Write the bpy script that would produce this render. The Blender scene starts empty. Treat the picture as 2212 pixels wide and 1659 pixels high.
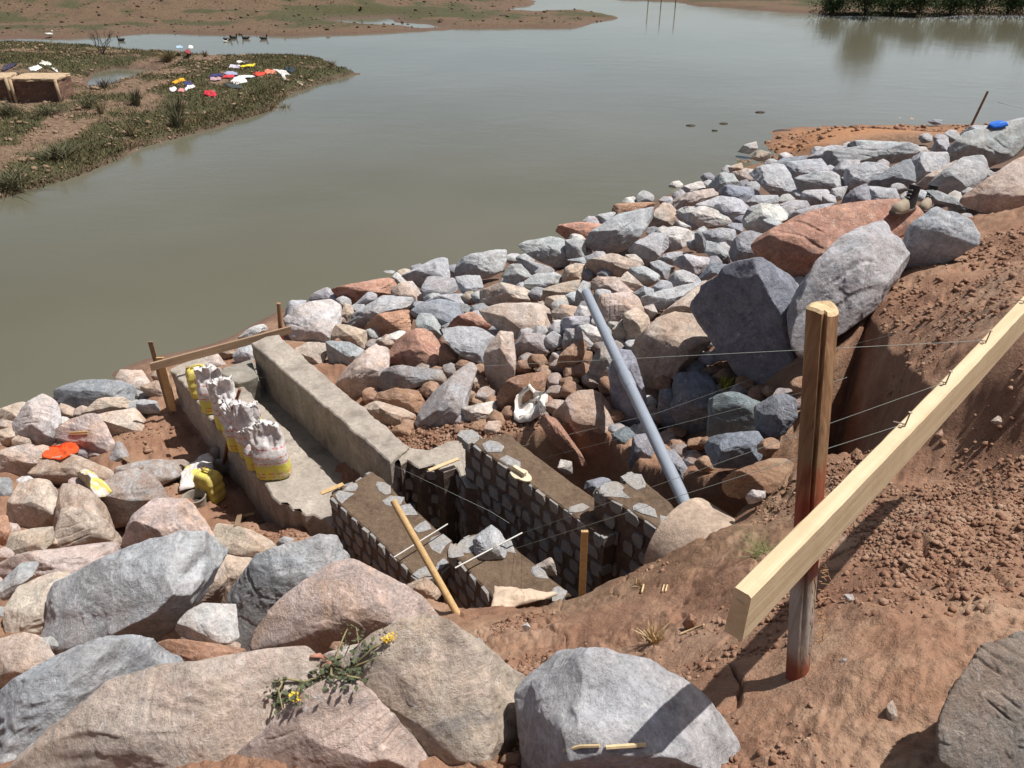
import bpy, bmesh, math, random
import numpy as np
from mathutils import Vector, Matrix
SC = bpy.context.scene
# ------------------------------------------------------------------ camera
F, CW, CH, PITCH, CAMZ = 1736.0, 2212.0, 1659.0, math.radians(31.0), 5.6
cam_d = bpy.data.cameras.new("camera"); cam = bpy.data.objects.new("camera", cam_d)
SC.collection.objects.link(cam); SC.camera = cam
cam.location = (0, 0, CAMZ); cam.rotation_euler = (math.pi/2 - PITCH, 0, 0)
cam_d.sensor_width = 36.0; cam_d.lens = 36.0*F/CW; cam_d.clip_start = 0.05; cam_d.clip_end = 2000
# ------------------------------------------------------------------ light
SUN_AZ = (0.965, 0.262); SUN_EL = math.radians(65)
w = bpy.data.worlds.new("World"); SC.world = w; w.use_nodes = True
nt = w.node_tree; bg = nt.nodes["Background"]
sky = nt.nodes.new("ShaderNodeTexSky"); sky.sky_type = 'NISHITA'; sky.sun_disc = False
sky.sun_elevation = SUN_EL; sky.sun_rotation = math.atan2(SUN_AZ[0], SUN_AZ[1])
sky.air_density = 1.0; sky.dust_density = 4.0; sky.ozone_density = 1.0
tcw = nt.nodes.new("ShaderNodeTexCoord"); sxw = nt.nodes.new("ShaderNodeSeparateXYZ"); nt.links.new(tcw.outputs['Generated'], sxw.inputs[0])
mrw = nt.nodes.new("ShaderNodeMapRange"); mrw.interpolation_type = 'SMOOTHSTEP'; mrw.inputs[1].default_value = .38; mrw.inputs[2].default_value = .04; mrw.inputs[3].default_value = 1.0; mrw.inputs[4].default_value = 3.6
nt.links.new(sxw.outputs[2], mrw.inputs[0]); vmw = nt.nodes.new("ShaderNodeVectorMath"); vmw.operation = 'SCALE'     # bright haze band along the horizon
nt.links.new(sky.outputs[0], vmw.inputs[0]); nt.links.new(mrw.outputs[0], vmw.inputs['Scale']); nt.links.new(vmw.outputs[0], bg.inputs[0]); bg.inputs[1].default_value = 0.05
sd = bpy.data.lights.new("sun", 'SUN'); sd.energy = 4.9; sd.angle = math.radians(0.5); sd.color = (1.0, 0.97, 0.93)
so = bpy.data.objects.new("sun", sd); SC.collection.objects.link(so)
TOSUN = Vector((SUN_AZ[0]*math.cos(SUN_EL), SUN_AZ[1]*math.cos(SUN_EL), math.sin(SUN_EL))).normalized()
so.rotation_euler = TOSUN.to_track_quat('Z', 'Y').to_euler(); so.location = (6, 2, 14)
SC.view_settings.view_transform = 'Standard'; SC.view_settings.look = 'None'
SC.view_settings.exposure = 0.30; SC.view_settings.gamma = 1.0
SC.cycles.max_bounces = 5; SC.cycles.diffuse_bounces = 3; SC.cycles.glossy_bounces = 2; SC.cycles.transmission_bounces = 2
SC.cycles.caustics_reflective = False; SC.cycles.caustics_refractive = False
# ------------------------------------------------------------------ projection helpers (image units: 2212 x 1659)
cP, sP = math.cos(PITCH), math.sin(PITCH)
def ray(px, py):
    dx = px - CW/2; dy = CH/2 - py
    return np.array([dx, F*cP + dy*sP, -F*sP + dy*cP])
def P(px, py, z):
    r = ray(px, py); t = (z - CAMZ)/r[2]; return np.array([0, 0, CAMZ]) + r*t
def PT(px, py, t): return np.array([0, 0, CAMZ]) + ray(px, py)*t
def PY(px, py, yw):
    r = ray(px, py); return PT(px, py, yw/r[1])
BL = {'R1': (0, 0, 1.58), 'R2': (1300, 0, 1.4747), 'R3': (2700, 0, 1.5845), 'R4': (0, 1200, 1.8433), 'R5': (1000, 1000, 1.8433), 'R6': (2000, 800, 1.8433),
      'R7': (2900, 700, 1.8437), 'N1': (0, 1900, 1.4158), 'N2': (1000, 2100, 1.7067), 'N3': (1200, 1600, 1.8433),
      'N4': (2000, 1600, 1.8433), 'N5': (2000, 2200, 1.8433), 'N6': (2900, 1500, 1.8437), 'N7': (2900, 2200, 1.8495),
      'N8': (500, 1300, 2.0733), 'L1': (0, 150, 3.16), 'L2': (600, 150, 3.16), 'M1': (1900, 1450, 2.765), 'D': (0, 0, 0.54004)}
def bp(bl, x, y):
    o = BL[bl]; return ((o[0] + x/o[2])*0.54004, (o[1] + y/o[2])*0.54004)
def poly(bl, s):
    return [bp(bl, *map(float, q.split(','))) for q in s.split()]
# ------------------------------------------------------------------ numpy noise
def _h(ix, iy, iz, seed):
    n = (ix*374761393 + iy*668265263 + iz*2147483647 + seed*974634777) & 0xffffffff
    n = ((n ^ (n >> 13))*1274126177) & 0xffffffff
    n = ((n ^ (n >> 15))*2246822519) & 0xffffffff
    return ((n ^ (n >> 16)) & 0xffffff)/16777215.0
def vnoise(p, seed=0):
    p = np.asarray(p, float); i = np.floor(p).astype(np.int64); f = p - i; u = f*f*f*(f*(f*6 - 15) + 10)
    r = 0
    for a in (0, 1):
        wa = u[:, 0] if a else 1 - u[:, 0]
        for b in (0, 1):
            wb = u[:, 1] if b else 1 - u[:, 1]
            if p.shape[1] == 2:
                r = r + wa*wb*_h(i[:, 0]+a, i[:, 1]+b, 0*i[:, 0], seed)
            else:
                for c in (0, 1):
                    wc = u[:, 2] if c else 1 - u[:, 2]
                    r = r + wa*wb*wc*_h(i[:, 0]+a, i[:, 1]+b, i[:, 2]+c, seed)
    return r*2 - 1
def fbm(p, oct=4, seed=0, gain=0.5):
    p = np.asarray(p, float); s = 0; a = 1; tot = 0
    for o in range(oct):
        s = s + a*vnoise(p*2.03**o + o*17.3, seed+o); tot += a; a *= gain
    return s/tot
def worley2(p, seed=0):
    i = np.floor(p).astype(np.int64); best = np.full(len(p), 9.0)
    for a in (-1, 0, 1):
        for b in (-1, 0, 1):
            cx = i[:, 0]+a; cy = i[:, 1]+b
            fx = cx + _h(cx, cy, 0*cx, seed); fy = cy + _h(cx, cy, 0*cx+1, seed)
            best = np.minimum(best, (fx-p[:, 0])**2 + (fy-p[:, 1])**2)
    return np.sqrt(best)
def smooth(a, b, x):
    t = np.clip((x-a)/(b-a), 0, 1); return t*t*(3-2*t)
def sdist(x, y, pl):
    """signed distance to polygon, positive inside"""
    d = np.full(len(x), 1e9); ins = np.zeros(len(x), bool); n = len(pl)
    for k in range(n):
        x0, y0 = pl[k]; x1, y1 = pl[(k+1) % n]
        ex, ey = x1-x0, y1-y0; L = ex*ex+ey*ey + 1e-12
        t = np.clip(((x-x0)*ex + (y-y0)*ey)/L, 0, 1)
        d = np.minimum(d, np.hypot(x-x0-t*ex, y-y0-t*ey))
        c = ((y0 > y) != (y1 > y))
        with np.errstate(divide='ignore', invalid='ignore'):
            xi = (x1-x0)*(y-y0)/((y1-y0) if y1 != y0 else 1e-9) + x0
        ins ^= c & (x < xi)
    return np.where(ins, d, -d)
# ------------------------------------------------------------------ scene helpers
COL = SC.collection
def mesh_obj(name, V, Fc, mat, parent=None, smooth_=True, attrs=None):
    me = bpy.data.meshes.new(name)
    V = np.asarray(V, np.float32)
    if isinstance(Fc, np.ndarray):
        k = Fc.shape[1]; me.vertices.add(len(V)); me.vertices.foreach_set('co', V.ravel())
        me.loops.add(Fc.size); me.polygons.add(len(Fc))
        me.polygons.foreach_set('loop_start', np.arange(0, Fc.size, k, dtype=np.int32))
        me.loops.foreach_set('vertex_index', Fc.ravel().astype(np.int32)); me.update(calc_edges=True)
    else:
        me.from_pydata([tuple(map(float, v)) for v in V], [], [tuple(map(int, f)) for f in Fc]); me.update()
    if smooth_: me.polygons.foreach_set('use_smooth', np.ones(len(me.polygons), bool))
    for k, a in (attrs or {}).items():
        at = me.attributes.new(k, 'FLOAT_COLOR' if a.ndim == 2 else 'FLOAT', 'POINT')
        if a.ndim == 2: at.data.foreach_set('color', np.c_[a, np.ones(len(a))].astype(np.float32).ravel())
        else: at.data.foreach_set('value', a.astype(np.float32))
    o = bpy.data.objects.new(name, me); COL.objects.link(o)
    for m in (mat if isinstance(mat, (list, tuple)) else [mat]): me.materials.append(m)
    if parent is not None: o.parent = parent
    return o
def tag(o, label=None, cat=None, group=None, kind=None):
    if label: o['label'] = label
    if cat: o['category'] = cat
    if group: o['group'] = group
    if kind: o['kind'] = kind
    return o
def empty(name, loc, label, cat, group=None):
    o = bpy.data.objects.new(name, None); COL.objects.link(o); o.location = [float(v) for v in loc]; o.empty_display_size = .1
    return tag(o, label, cat, group)
class MB:
    """collects shapes into one mesh"""
    def __init__(s): s.V = []; s.F = []; s.n = 0
    def add(s, V, Fc):
        s.V += [tuple(map(float, v)) for v in V]; s.F += [tuple(int(i)+s.n for i in f) for f in Fc]; s.n += len(V); return s
    def tube(s, pts, rad, n=10, cap=True):
        pts = [np.array(p, float) for p in pts]; V = []; Fc = []
        if not hasattr(rad, '__len__'): rad = [rad]*len(pts)
        ref = None
        for i, p in enumerate(pts):
            d = pts[min(i+1, len(pts)-1)] - pts[max(i-1, 0)]; d = d/np.linalg.norm(d)
            if ref is None: ref = np.cross(d, [0, 0, 1.] if abs(d[2]) < .9 else [1., 0, 0])
            a = ref - d*np.dot(ref, d); a = a/np.linalg.norm(a); b = np.cross(d, a); ref = a
            for k in range(n):
                t = 2*math.pi*k/n; V.append(p + rad[i]*(a*math.cos(t)+b*math.sin(t)))
        for i in range(len(pts)-1):
            for k in range(n):
                Fc.append((i*n+k, i*n+(k+1) % n, (i+1)*n+(k+1) % n, (i+1)*n+k))
        if cap: Fc.append(tuple(range(n))[::-1]); Fc.append(tuple((len(pts)-1)*n+k for k in range(n)))
        return s.add(V, Fc)
    def box(s, c, ax, ay, az):
        c, ax, ay, az = (np.array(v, float) for v in (c, ax, ay, az))
        V = [c + i*ax + j*ay + k*az for i in (-1, 1) for j in (-1, 1) for k in (-1, 1)]
        return s.add(V, [(0, 1, 3, 2), (4, 6, 7, 5), (0, 4, 5, 1), (2, 3, 7, 6), (0, 2, 6, 4), (1, 5, 7, 3)])
    def loft(s, rings, close=True, cap=True):
        n = len(rings[0]); V = [v for r in rings for v in r]; Fc = []
        for i in range(len(rings)-1):
            for k in range(n if close else n-1):
                Fc.append((i*n+k, i*n+(k+1) % n, (i+1)*n+(k+1) % n, (i+1)*n+k))
        if cap: Fc.append(tuple(range(n))[::-1]); Fc.append(tuple((len(rings)-1)*n+k for k in range(n)))
        return s.add(V, Fc)
    def build(s, name, mat, parent=None, sm=False, bevel=0, auto=None):
        o = mesh_obj(name, np.array(s.V), s.F, mat, parent, sm)
        if bevel:
            m = o.modifiers.new('bevel', 'BEVEL'); m.width = bevel; m.segments = 2; m.limit_method = 'ANGLE'
        if auto: o.data.set_sharp_from_angle(angle=math.radians(auto))
        return o
# ------------------------------------------------------------------ material helpers
class NM:
    def __init__(s, name):
        s.m = bpy.data.materials.new(name); s.m.use_nodes = True; s.nt = s.m.node_tree; s.b = s.nt.nodes['Principled BSDF']
        s.b.inputs['Roughness'].default_value = .9
        s.b.inputs['Specular IOR Level'].default_value = .25
    def n(s, t, **kw):
        nd = s.nt.nodes.new(t)
        for k, v in kw.items():
            if k.startswith('_'): nd.inputs[k[1:].replace('_', ' ')].default_value = v
            else: setattr(nd, k, v)
        return nd
    def l(s, a, b): s.nt.links.new(a, b)
    def coord(s, kind='Object', scale=None, rnd=False):
        tc = s.n('ShaderNodeTexCoord'); out = tc.outputs[kind]
        if rnd:
            oi = s.n('ShaderNodeObjectInfo'); mu = s.n('ShaderNodeMath', operation='MULTIPLY'); mu.inputs[1].default_value = 57.0
            s.l(oi.outputs['Random'], mu.inputs[0]); va = s.n('ShaderNodeVectorMath', operation='ADD')
            s.l(out, va.inputs[0]); s.l(mu.outputs[0], va.inputs[1]); out = va.outputs[0]
        if scale is not None:
            mp = s.n('ShaderNodeMapping'); mp.inputs['Scale'].default_value = scale; s.l(out, mp.inputs['Vector']); out = mp.outputs[0]
        return out
    def noise(s, vec, scale, detail=6, rough=.6, dist=0.0):
        nd = s.n('ShaderNodeTexNoise', _Scale=scale, _Detail=detail, _Roughness=rough, _Distortion=dist); s.l(vec, nd.inputs['Vector']); return nd.outputs['Fac']
    def ramp(s, fac, *stops):
        r = s.n('ShaderNodeValToRGB'); el = r.color_ramp.elements
        while len(el) < len(stops): el.new(.5)
        for e, (p, c) in zip(el, stops):
            e.position = p; e.color = (c, c, c, 1) if not hasattr(c, '__len__') else (*c, 1)
        s.l(fac, r.inputs[0]); return r.outputs[0]
    def mix(s, fac, a, b, mode='MIX'):
        m = s.n('ShaderNodeMix', data_type='RGBA', blend_type=mode)
        for k, v in ((0, fac), (6, a), (7, b)):
            if isinstance(v, bpy.types.NodeSocket): s.l(v, m.inputs[k])
            elif k == 0: m.inputs[0].default_value = v
            else: m.inputs[k].default_value = (*v, 1)
        return m.outputs[2]
    def base(s, c):
        if isinstance(c, bpy.types.NodeSocket): s.l(c, s.b.inputs['Base Color'])
        else: s.b.inputs['Base Color'].default_value = (*c, 1)
        return s
    def math(s, op, a, b=None):
        m = s.n('ShaderNodeMath', operation=op)
        for k, v in ((0, a), (1, b)):
            if v is None: continue
            if isinstance(v, bpy.types.NodeSocket): s.l(v, m.inputs[k])
            else: m.inputs[k].default_value = v
        return m.outputs[0]
    def bump(s, h, strength=.5, dist=.02):
        bnode = s.n('ShaderNodeBump', _Strength=strength, _Distance=dist); s.l(h, bnode.inputs['Height']); s.l(bnode.outputs[0], s.b.inputs['Normal']); return s
def simple(name, c, rough=.8, var=.15, sc=12, bump=.3, bd=.004, spec=.25):
    m = NM(name); m.b.inputs['Roughness'].default_value = rough; m.b.inputs['Specular IOR Level'].default_value = spec
    v = m.coord('Object', rnd=True); f = m.noise(v, sc)
    c = np.array(c); m.base(m.ramp(f, (.3, tuple(c*(1-var))), (.7, tuple(np.minimum(c*(1+var), .95)))))
    if bump: m.bump(m.noise(v, sc*4), bump, bd)
    return m.m
def wood(name, c, c2, axis=(1, 1, 12), rough=.75):
    m = NM(name); v = m.coord('Object', scale=axis, rnd=True); f = m.noise(v, 14, 5, .6, .6); g = m.noise(m.coord('Object', rnd=True), 5, 3)
    col = m.ramp(f, (.3, c2), (.65, c)); col = m.mix(m.ramp(g, (.45, 0.), (.8, .45)), col, tuple(np.array(c2)*.75))
    m.base(col); m.b.inputs['Roughness'].default_value = rough; m.bump(f, .35, .003); return m.m
# ------------------------------------------------------------------ terrain control points (image x, image y, height)
CT = """0,875,-.05 130,850,-.02 320,775,0 470,740,0 620,665,0 860,608,0 1090,552,0 1220,510,.05 1420,420,.05 1560,368,0 1640,345,.12
1720,300,.12 1900,290,.15 2060,285,.2 2212,272,.3
0,1050,.6 100,1000,.5 200,930,.45 300,900,.45 400,960,.5 380,1040,.5 480,1100,.55 560,1120,.6 640,1140,.75 60,1180,1.0 200,1130,.75 330,1100,.6
0,1250,1.5 0,1400,2.2 150,1400,2.1 300,1250,1.5 450,1180,.95 560,1180,.98 640,1145,.92 690,1165,1.0 450,1400,2.1 620,1330,1.7 780,1260,1.25 870,1310,1.65 980,1345,2.0
0,1659,3.2 300,1659,3.45 600,1659,3.6 850,1659,3.65 1100,1659,3.65 750,1450,2.5 950,1420,2.5 650,1550,3.0
1080,1330,2.1 1240,1285,2.15 1340,1240,2.3 1430,1200,2.3 1560,1120,2.5 1640,1040,2.65 1720,985,2.85 1840,965,2.95 2000,960,3.1 2100,950,3.25 2212,960,3.4
1150,1420,2.7 1350,1350,2.75 1500,1250,2.8 1640,1150,2.95 1600,1350,3.25 1350,1500,3.2 1600,1550,3.6 1745,1505,3.7 1900,1400,3.75 1850,1200,3.45 2000,1100,3.45 2212,1150,3.65
2000,1600,3.85 2212,1500,3.95 2212,1300,3.85
700,850,.75 600,740,.5 800,740,.6 900,800,1.05 1050,640,.85 1100,850,1.45 960,920,1.2 1200,700,1.8 1268,660,1.95 1050,740,1.2 1180,930,1.55 1300,950,1.6
1350,500,.9 1400,600,1.75 1500,500,1.45 1400,800,1.9 1500,950,1.7 1600,600,2.15 1600,800,2.2 1650,430,1.2 1700,360,.6 1800,500,2.45 1900,400,1.7 2050,330,1.1 2150,290,.8
1750,700,2.6 1900,640,2.95 1900,560,2.9 2000,520,2.9 2212,450,3.15 2212,380,2.4 2100,420,2.4 2100,560,3.2 2010,830,3.25 2100,760,3.45 2212,650,3.6 2212,800,3.65"""
cp = [P(*map(float, q.split(','))) for q in CT.split()]
for a in (-45, -30, -18, -10, 32, 42, 60):
    for s, z in ((-40, -1.3), (-20, -1.2), (-14.2, -.8), (-11.6, 0), (-6, 1.95), (-1.5, 3.9), (5, 4.0), (16, 4.0)):
        cp.append(np.array([a*.82+s*.57, a*.57-s*.82, z]))
for a in (-4, 0, 5, 12, 18, 24):
    for s, z in ((-40, -1.3), (-20, -1.2), (-14.2, -.9)): cp.append(np.array([a*.82+s*.57, a*.57-s*.82, z]))
for x, y, z in ((-3, 0, 3.7), (0, 0, 3.95), (3, 0, 4.0), (-3, -4, 4), (4, -4, 4), (0, -10, 4), (8, 3, 4.0), (-7, 3.2, 2.6), (-6.2, 5.5, 1.0)): cp.append(np.array([x, y, z]))
cp = np.array(cp)
def _tps(xy, z, lam=.02):
    n = len(xy); d = np.linalg.norm(xy[:, None]-xy[None], axis=2); K = np.where(d > 0, d*d*np.log(d+1e-12), 0) + lam*np.eye(n)
    Pm = np.c_[np.ones(n), xy]; A = np.block([[K, Pm], [Pm.T, np.zeros((3, 3))]])
    return np.linalg.solve(A, np.r_[z, 0, 0, 0])
TW = _tps(cp[:, :2], cp[:, 2])
def base_h(x, y):
    out = np.empty(len(x))
    for i in range(0, len(x), 40000):
        q = np.c_[x[i:i+40000], y[i:i+40000]]; d2 = ((q[:, None]-cp[None, :, :2])**2).sum(2)
        K = .5*d2*np.log(d2+1e-12); out[i:i+40000] = K@TW[:-3] + TW[-3] + q@TW[-2:]
    return np.clip(out, -1.4, 4.3)
def W2(s):
    return [P(*map(float, q.split(',')))[:2] for q in s.split()]
PITA = W2("648,1135,.9 700,1090,1.0 740,1052,1.1 838,992,1.2 890,955,1.25 990,935,1.4 1085,925,1.5 1180,930,1.55 1300,945,1.6 1400,985,1.75 1520,1030,1.95 1640,1005,2.15 1735,900,2.4 1880,665,2.9 1960,760,3.1 2010,850,3.25 2005,955,3.1 1840,965,2.95 1720,985,2.85 1640,1045,2.65 1560,1125,2.5 1436,1215,2.3 1340,1240,2.3 1240,1285,2.15 1060,1315,1.9 960,1300,1.8 860,1300,1.6 760,1245,1.25 690,1185,.95")
PEN = W2("-250,100,0 0,96,0 110,98,0 250,110,0 400,120,0 520,126,0 640,122,0 700,130,0 730,148,0 775,160,0 700,180,0 625,207,0 590,240,0 440,285,0 300,322,0 190,375,0 90,408,0 0,432,0 -300,560,0 -900,700,0 -1500,500,0 -1500,100,0")
POND = W2("195,190,0 205,160,0 250,150,0 330,152,0 352,163,0 290,172,0 240,180,0 200,200,0")
FARB = W2("-2500,90,0 0,81,0 150,82,0 300,78,0 500,80,0 640,76,0 760,71,0 900,64,0 1100,61,0 1230,58,0 1340,48,0 1390,38,0 1250,22,0 1160,28,0 1100,22,0 1150,5,0 1080,-20,0 -200,-60,0 -3000,-60,0")
FARR = W2("1290,-8,0 1400,5,0 1500,14,0 1600,24,0 1700,28,0 1780,32,0 2000,34,0 2212,32,0 3000,36,0 4200,42,0 4200,-110,0 1200,-90,0")
FPO1 = W2("710,42,0 850,38,0 860,48,0 930,52,0 960,60,0 900,62,0 860,55,0 800,53,0 730,48,0")
BAR = W2("1530,372,0 1560,335,0 1600,318,0 1660,300,0 1650,285,0 1700,276,0 1850,268,0 2000,272,0 2080,268,0 2240,262,0 2240,330,0 1800,360,0 1600,390,0")
def land_h(x, y):
    """everything across the water: peninsula, far banks, sand bar"""
    wob = .35*fbm(np.c_[x, y]*.5, 3, 5)
    dp = sdist(x, y, PEN) + wob*.5
    h = np.where(dp > 0, .20*smooth(0, .5, dp) + .25*smooth(.4, 4.5, dp)*smooth(-6, -15, x-.2*y), np.maximum(dp*.8, -1.0))
    pd = sdist(x, y, POND); h = np.where(pd > -1.6, np.minimum(h, -.05-.35*pd), h)
    h = np.where((dp > 0), h + .07*fbm(np.c_[x, y]*1.1, 4, 9) + .04*fbm(np.c_[x, y]*3.5, 3, 19), h)
    for pg, rise in ((FARB, .55), (FARR, 1.3)):
        d = sdist(x, y, pg) + 2.2*fbm(np.c_[x*.12, y*.3], 3, 11); g = np.where(d > 0, .12*smooth(0, .6, d) + rise*smooth(3.0, 14, d) + .02*np.clip(d-14, 0, 80), np.maximum(d*.5, -1.0))
        g = np.where(d > 0, g + (.10+.25*smooth(2, 10, d))*np.abs(fbm(np.c_[x*.35, y*.5], 4, 3))*smooth(0, 1, d), g)
        h = np.maximum(h, g)
    fp = sdist(x, y, FPO1); h = np.where(fp > -1.5, np.minimum(h, .02-.12*fp), h)
    db = sdist(x, y, BAR) + .25*fbm(np.c_[x, y]*1.4, 3, 23)
    g = np.where(db > 0, .06*smooth(0, .5, db) + .12*smooth(.5, 2, db), np.maximum(db*.25, -1.0)); g = g + .03*fbm(np.c_[x, y]*4, 3, 7)*(db > -.5)
    return np.maximum(h, g)
def ground_smooth(x, y):
    b = base_h(x, y)
    din = sdist(x, y, PITA)
    jit = .10*fbm(np.c_[x, y]*3.1, 4, 31)
    p = b - np.clip((din+jit*.6)*5.0, 0, np.maximum(b-.38, 0))
    dB = sdist(x, y, PITB); p = p - np.clip((dB+.05+jit*.3)*4.0, 0, np.clip(p-.44, 0, .5))
    return np.maximum(p, land_h(x, y)), b
def ground_full(x, y):
    h, b = ground_smooth(x, y); r = np.hypot(x, y); q = np.c_[x, y]
    near = smooth(17, 7, r)*smooth(-.1, .4, h)
    h = h + near*(.10*fbm(q*1.3, 4, 40) + .035*fbm(q*5, 3, 44))
    dz_ = np.full(len(h), -9.0); nr_ = r < 32; dz_[nr_] = np.maximum(sdist(x[nr_], y[nr_], ZRW), sdist(x[nr_], y[nr_], ZLW)); h = h - .17*smooth(.0, .35, dz_)*(.5+.5*smooth(0, .5, h))
    # rough crumbly soil: rounded clods
    rough = smooth(-.25, .35, fbm(q*1.7, 3, 50))
    w1 = .5 - worley2(q*9 + .6*fbm(q*6, 2, 3)[:, None], 61); w2 = .5 - worley2(q*22, 62); w3 = .5-worley2(q*47, 63)
    h = h + near*rough*(.045*np.clip(w1, 0, 1) + .022*np.clip(w2, -.1, 1)) + near*.009*w3*(.3+rough)
    cr = np.abs(fbm(q*2.2, 3, 71)); h = h - near*.03*smooth(.035, 0, cr)
    return h
def gz(x, y):
    return float(ground_smooth(np.array([x]), np.array([y]))[0][0])
PITB = W2("352,868,.5 372,888,.5 480,990,.5 605,1112,.6 560,1128,.6 470,1090,.5 395,1010,.45 340,920,.45")
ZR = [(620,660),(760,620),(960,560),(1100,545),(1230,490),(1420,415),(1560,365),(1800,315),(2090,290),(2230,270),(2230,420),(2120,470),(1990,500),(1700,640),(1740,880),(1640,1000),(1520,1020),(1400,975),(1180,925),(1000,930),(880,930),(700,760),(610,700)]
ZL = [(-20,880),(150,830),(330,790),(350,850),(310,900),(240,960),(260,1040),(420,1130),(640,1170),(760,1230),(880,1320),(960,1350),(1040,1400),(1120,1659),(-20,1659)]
TZ = np.geomspace(.0008, .03, 260)
def hit0(px, py):
    r = ray(px, py); h = base_h(r[0]*TZ, r[1]*TZ); k = np.argmax(CAMZ + r[2]*TZ < h); p = PT(px, py, TZ[k]); return p[:2]
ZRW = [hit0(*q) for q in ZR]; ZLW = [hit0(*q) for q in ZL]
TT = np.geomspace(.0008, .09, 900)
def G(px, py, lift=0.0): return PT(px, py, hit_t(px, py, lift))
# ------------------------------------------------------------------ ground sheet, one polar grid round the viewpoint
ang = np.r_[np.linspace(-math.pi, -.78, 70)[:-1], np.linspace(-.78, .78, 760), np.linspace(.78, math.pi, 70)[1:]]
rad = np.r_[.05, np.geomspace(.7, 75, 640), 95, 130, 200, 400, 900]
A, R = np.meshgrid(ang, rad, indexing='xy'); X = (R*np.sin(A)).ravel(); Y = (R*np.cos(A)).ravel(); Z = ground_full(X, Y)
nr, na = A.shape; ii = np.arange(nr*na).reshape(nr, na)
quads = np.stack([ii[:-1, :-1], ii[1:, :-1], ii[1:, 1:], ii[:-1, 1:]], -1).reshape(-1, 4)[:, ::-1]
q2 = np.c_[X, Y]
hs, bs = ground_smooth(X, Y)
HP = hs.reshape(nr, na); HB = np.maximum(bs, land_h(X, Y)).reshape(nr, na)
def lut(x, y, T_):
    r = np.clip(np.hypot(x, y), .06, 800); a = np.clip(np.arctan2(x, y), -3.1, 3.1)
    fi = np.clip(np.interp(r, rad, np.arange(nr)), 0, nr-1.001); fj = np.clip(np.interp(a, ang, np.arange(na)), 0, na-1.001)
    i = fi.astype(int); j = fj.astype(int); u = fi-i; v_ = fj-j
    return T_[i, j]*(1-u)*(1-v_)+T_[i+1, j]*u*(1-v_)+T_[i, j+1]*(1-u)*v_+T_[i+1, j+1]*u*v_
def hit_t(px, py, lift=0.0, pit=True):
    r = ray(px, py); x = r[0]*TT; y = r[1]*TT; z = CAMZ + r[2]*TT
    h = lut(x, y, HP if pit else HB) + lift
    k = np.argmax(z < np.maximum(h, -.05)); 
    if k == 0: k = 500
    return TT[k]
dpen = sdist(X, Y, PEN); far = np.maximum(sdist(X, Y, FARB), sdist(X, Y, FARR)); dbar = sdist(X, Y, BAR)
n1 = fbm(q2*.9, 4, 81); n2 = fbm(q2*.22, 4, 85); n3 = fbm(np.c_[X*.13, Y*.4], 4, 86)
gr_pen = smooth(-1.0, .0, dpen)*smooth(-.30, .12, n1 + .5*n2 + .30*smooth(2.2, .4, dpen))
gr_far = smooth(.8, 2.6, far+2*n1)*smooth(-.28, -.02, n3+.4*n1)*.9
gr_near = .25*smooth(.25, .5, n2+.3*n1)*(bs > 1.5)
grass = np.clip(np.maximum(np.maximum(gr_pen, gr_far), gr_near), 0, 1)
sand = np.clip(smooth(-1, .5, dbar), 0, 1)
gap_shade = np.maximum(sdist(X, Y, ZRW), sdist(X, Y, ZLW)); wet = np.maximum(smooth(.16, .0, Z)*(1-.3*sand), .75*smooth(.05, .4, gap_shade)*(np.hypot(X, Y) < 32))  # wet soil at the waterline, plus shade between boulders painted into the colour
ochre = smooth(6, 22, np.hypot(X, Y))     # across the river the soil is paler and more ochre
MG = NM('soil'); m = MG
v = m.coord('Object'); att = m.n('ShaderNodeAttribute', attribute_name='zone'); sp = m.n('ShaderNodeSeparateColor'); m.l(att.outputs['Color'], sp.inputs[0])
att2 = m.n('ShaderNodeAttribute', attribute_name='zone2'); sp2 = m.n('ShaderNodeSeparateColor'); m.l(att2.outputs['Color'], sp2.inputs[0])
nA = m.noise(v, 1.6, 6, .62); nB = m.noise(v, 9, 8, .7); nC = m.noise(v, 70, 4, .7)
red = m.ramp(nA, (.32, (.20, .10, .062)), (.5, (.315, .182, .115)), (.68, (.42, .285, .195)))
red = m.mix(m.ramp(nB, (.35, .55), (.62, 0.)), red, (.21, .105, .065))
red = m.mix(m.ramp(nC, (.56, 0.), (.75, .5)), red, (.50, .37, .27))
och = m.ramp(nB, (.3, (.085, .05, .032)), (.5, (.17, .11, .072)), (.7, (.34, .245, .165)))
och = m.mix(m.ramp(nC, (.35, .6), (.6, 0.)), och, (.10, .06, .04))
och = m.mix(sp2.outputs[1], och, m.ramp(nB, (.3, (.06, .038, .024)), (.5, (.115, .074, .044)), (.7, (.19, .13, .08))))
c = m.mix(sp2.outputs[0], red, och)
c = m.mix(sp.outputs[1], c, m.ramp(nB, (.3, (.27, .125, .06)), (.7, (.40, .215, .11))))
gcol = m.ramp(nB, (.3, (.038, .042, .017)), (.5, (.068, .070, .028)), (.7, (.13, .11, .055)))
gcol = m.mix(m.ramp(nC, (.4, .7), (.62, 0.)), gcol, (.025, .028, .011))
c = m.mix(sp.outputs[0], c, gcol)
c = m.mix(m.math('MULTIPLY', sp.outputs[2], .8), c, (.115, .072, .055))  # blue zone: wet shore and the painted shade under the riprap
m.base(c); m.bump(m.math('ADD', nB, m.math('MULTIPLY', nC, .35)), .9, .03)
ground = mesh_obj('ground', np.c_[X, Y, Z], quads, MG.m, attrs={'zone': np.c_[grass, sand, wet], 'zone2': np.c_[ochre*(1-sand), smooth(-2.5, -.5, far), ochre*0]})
tag(ground, 'red brown earth of the banks and the riverbed, crumbly and bare near the works', 'ground', kind='structure')
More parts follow.
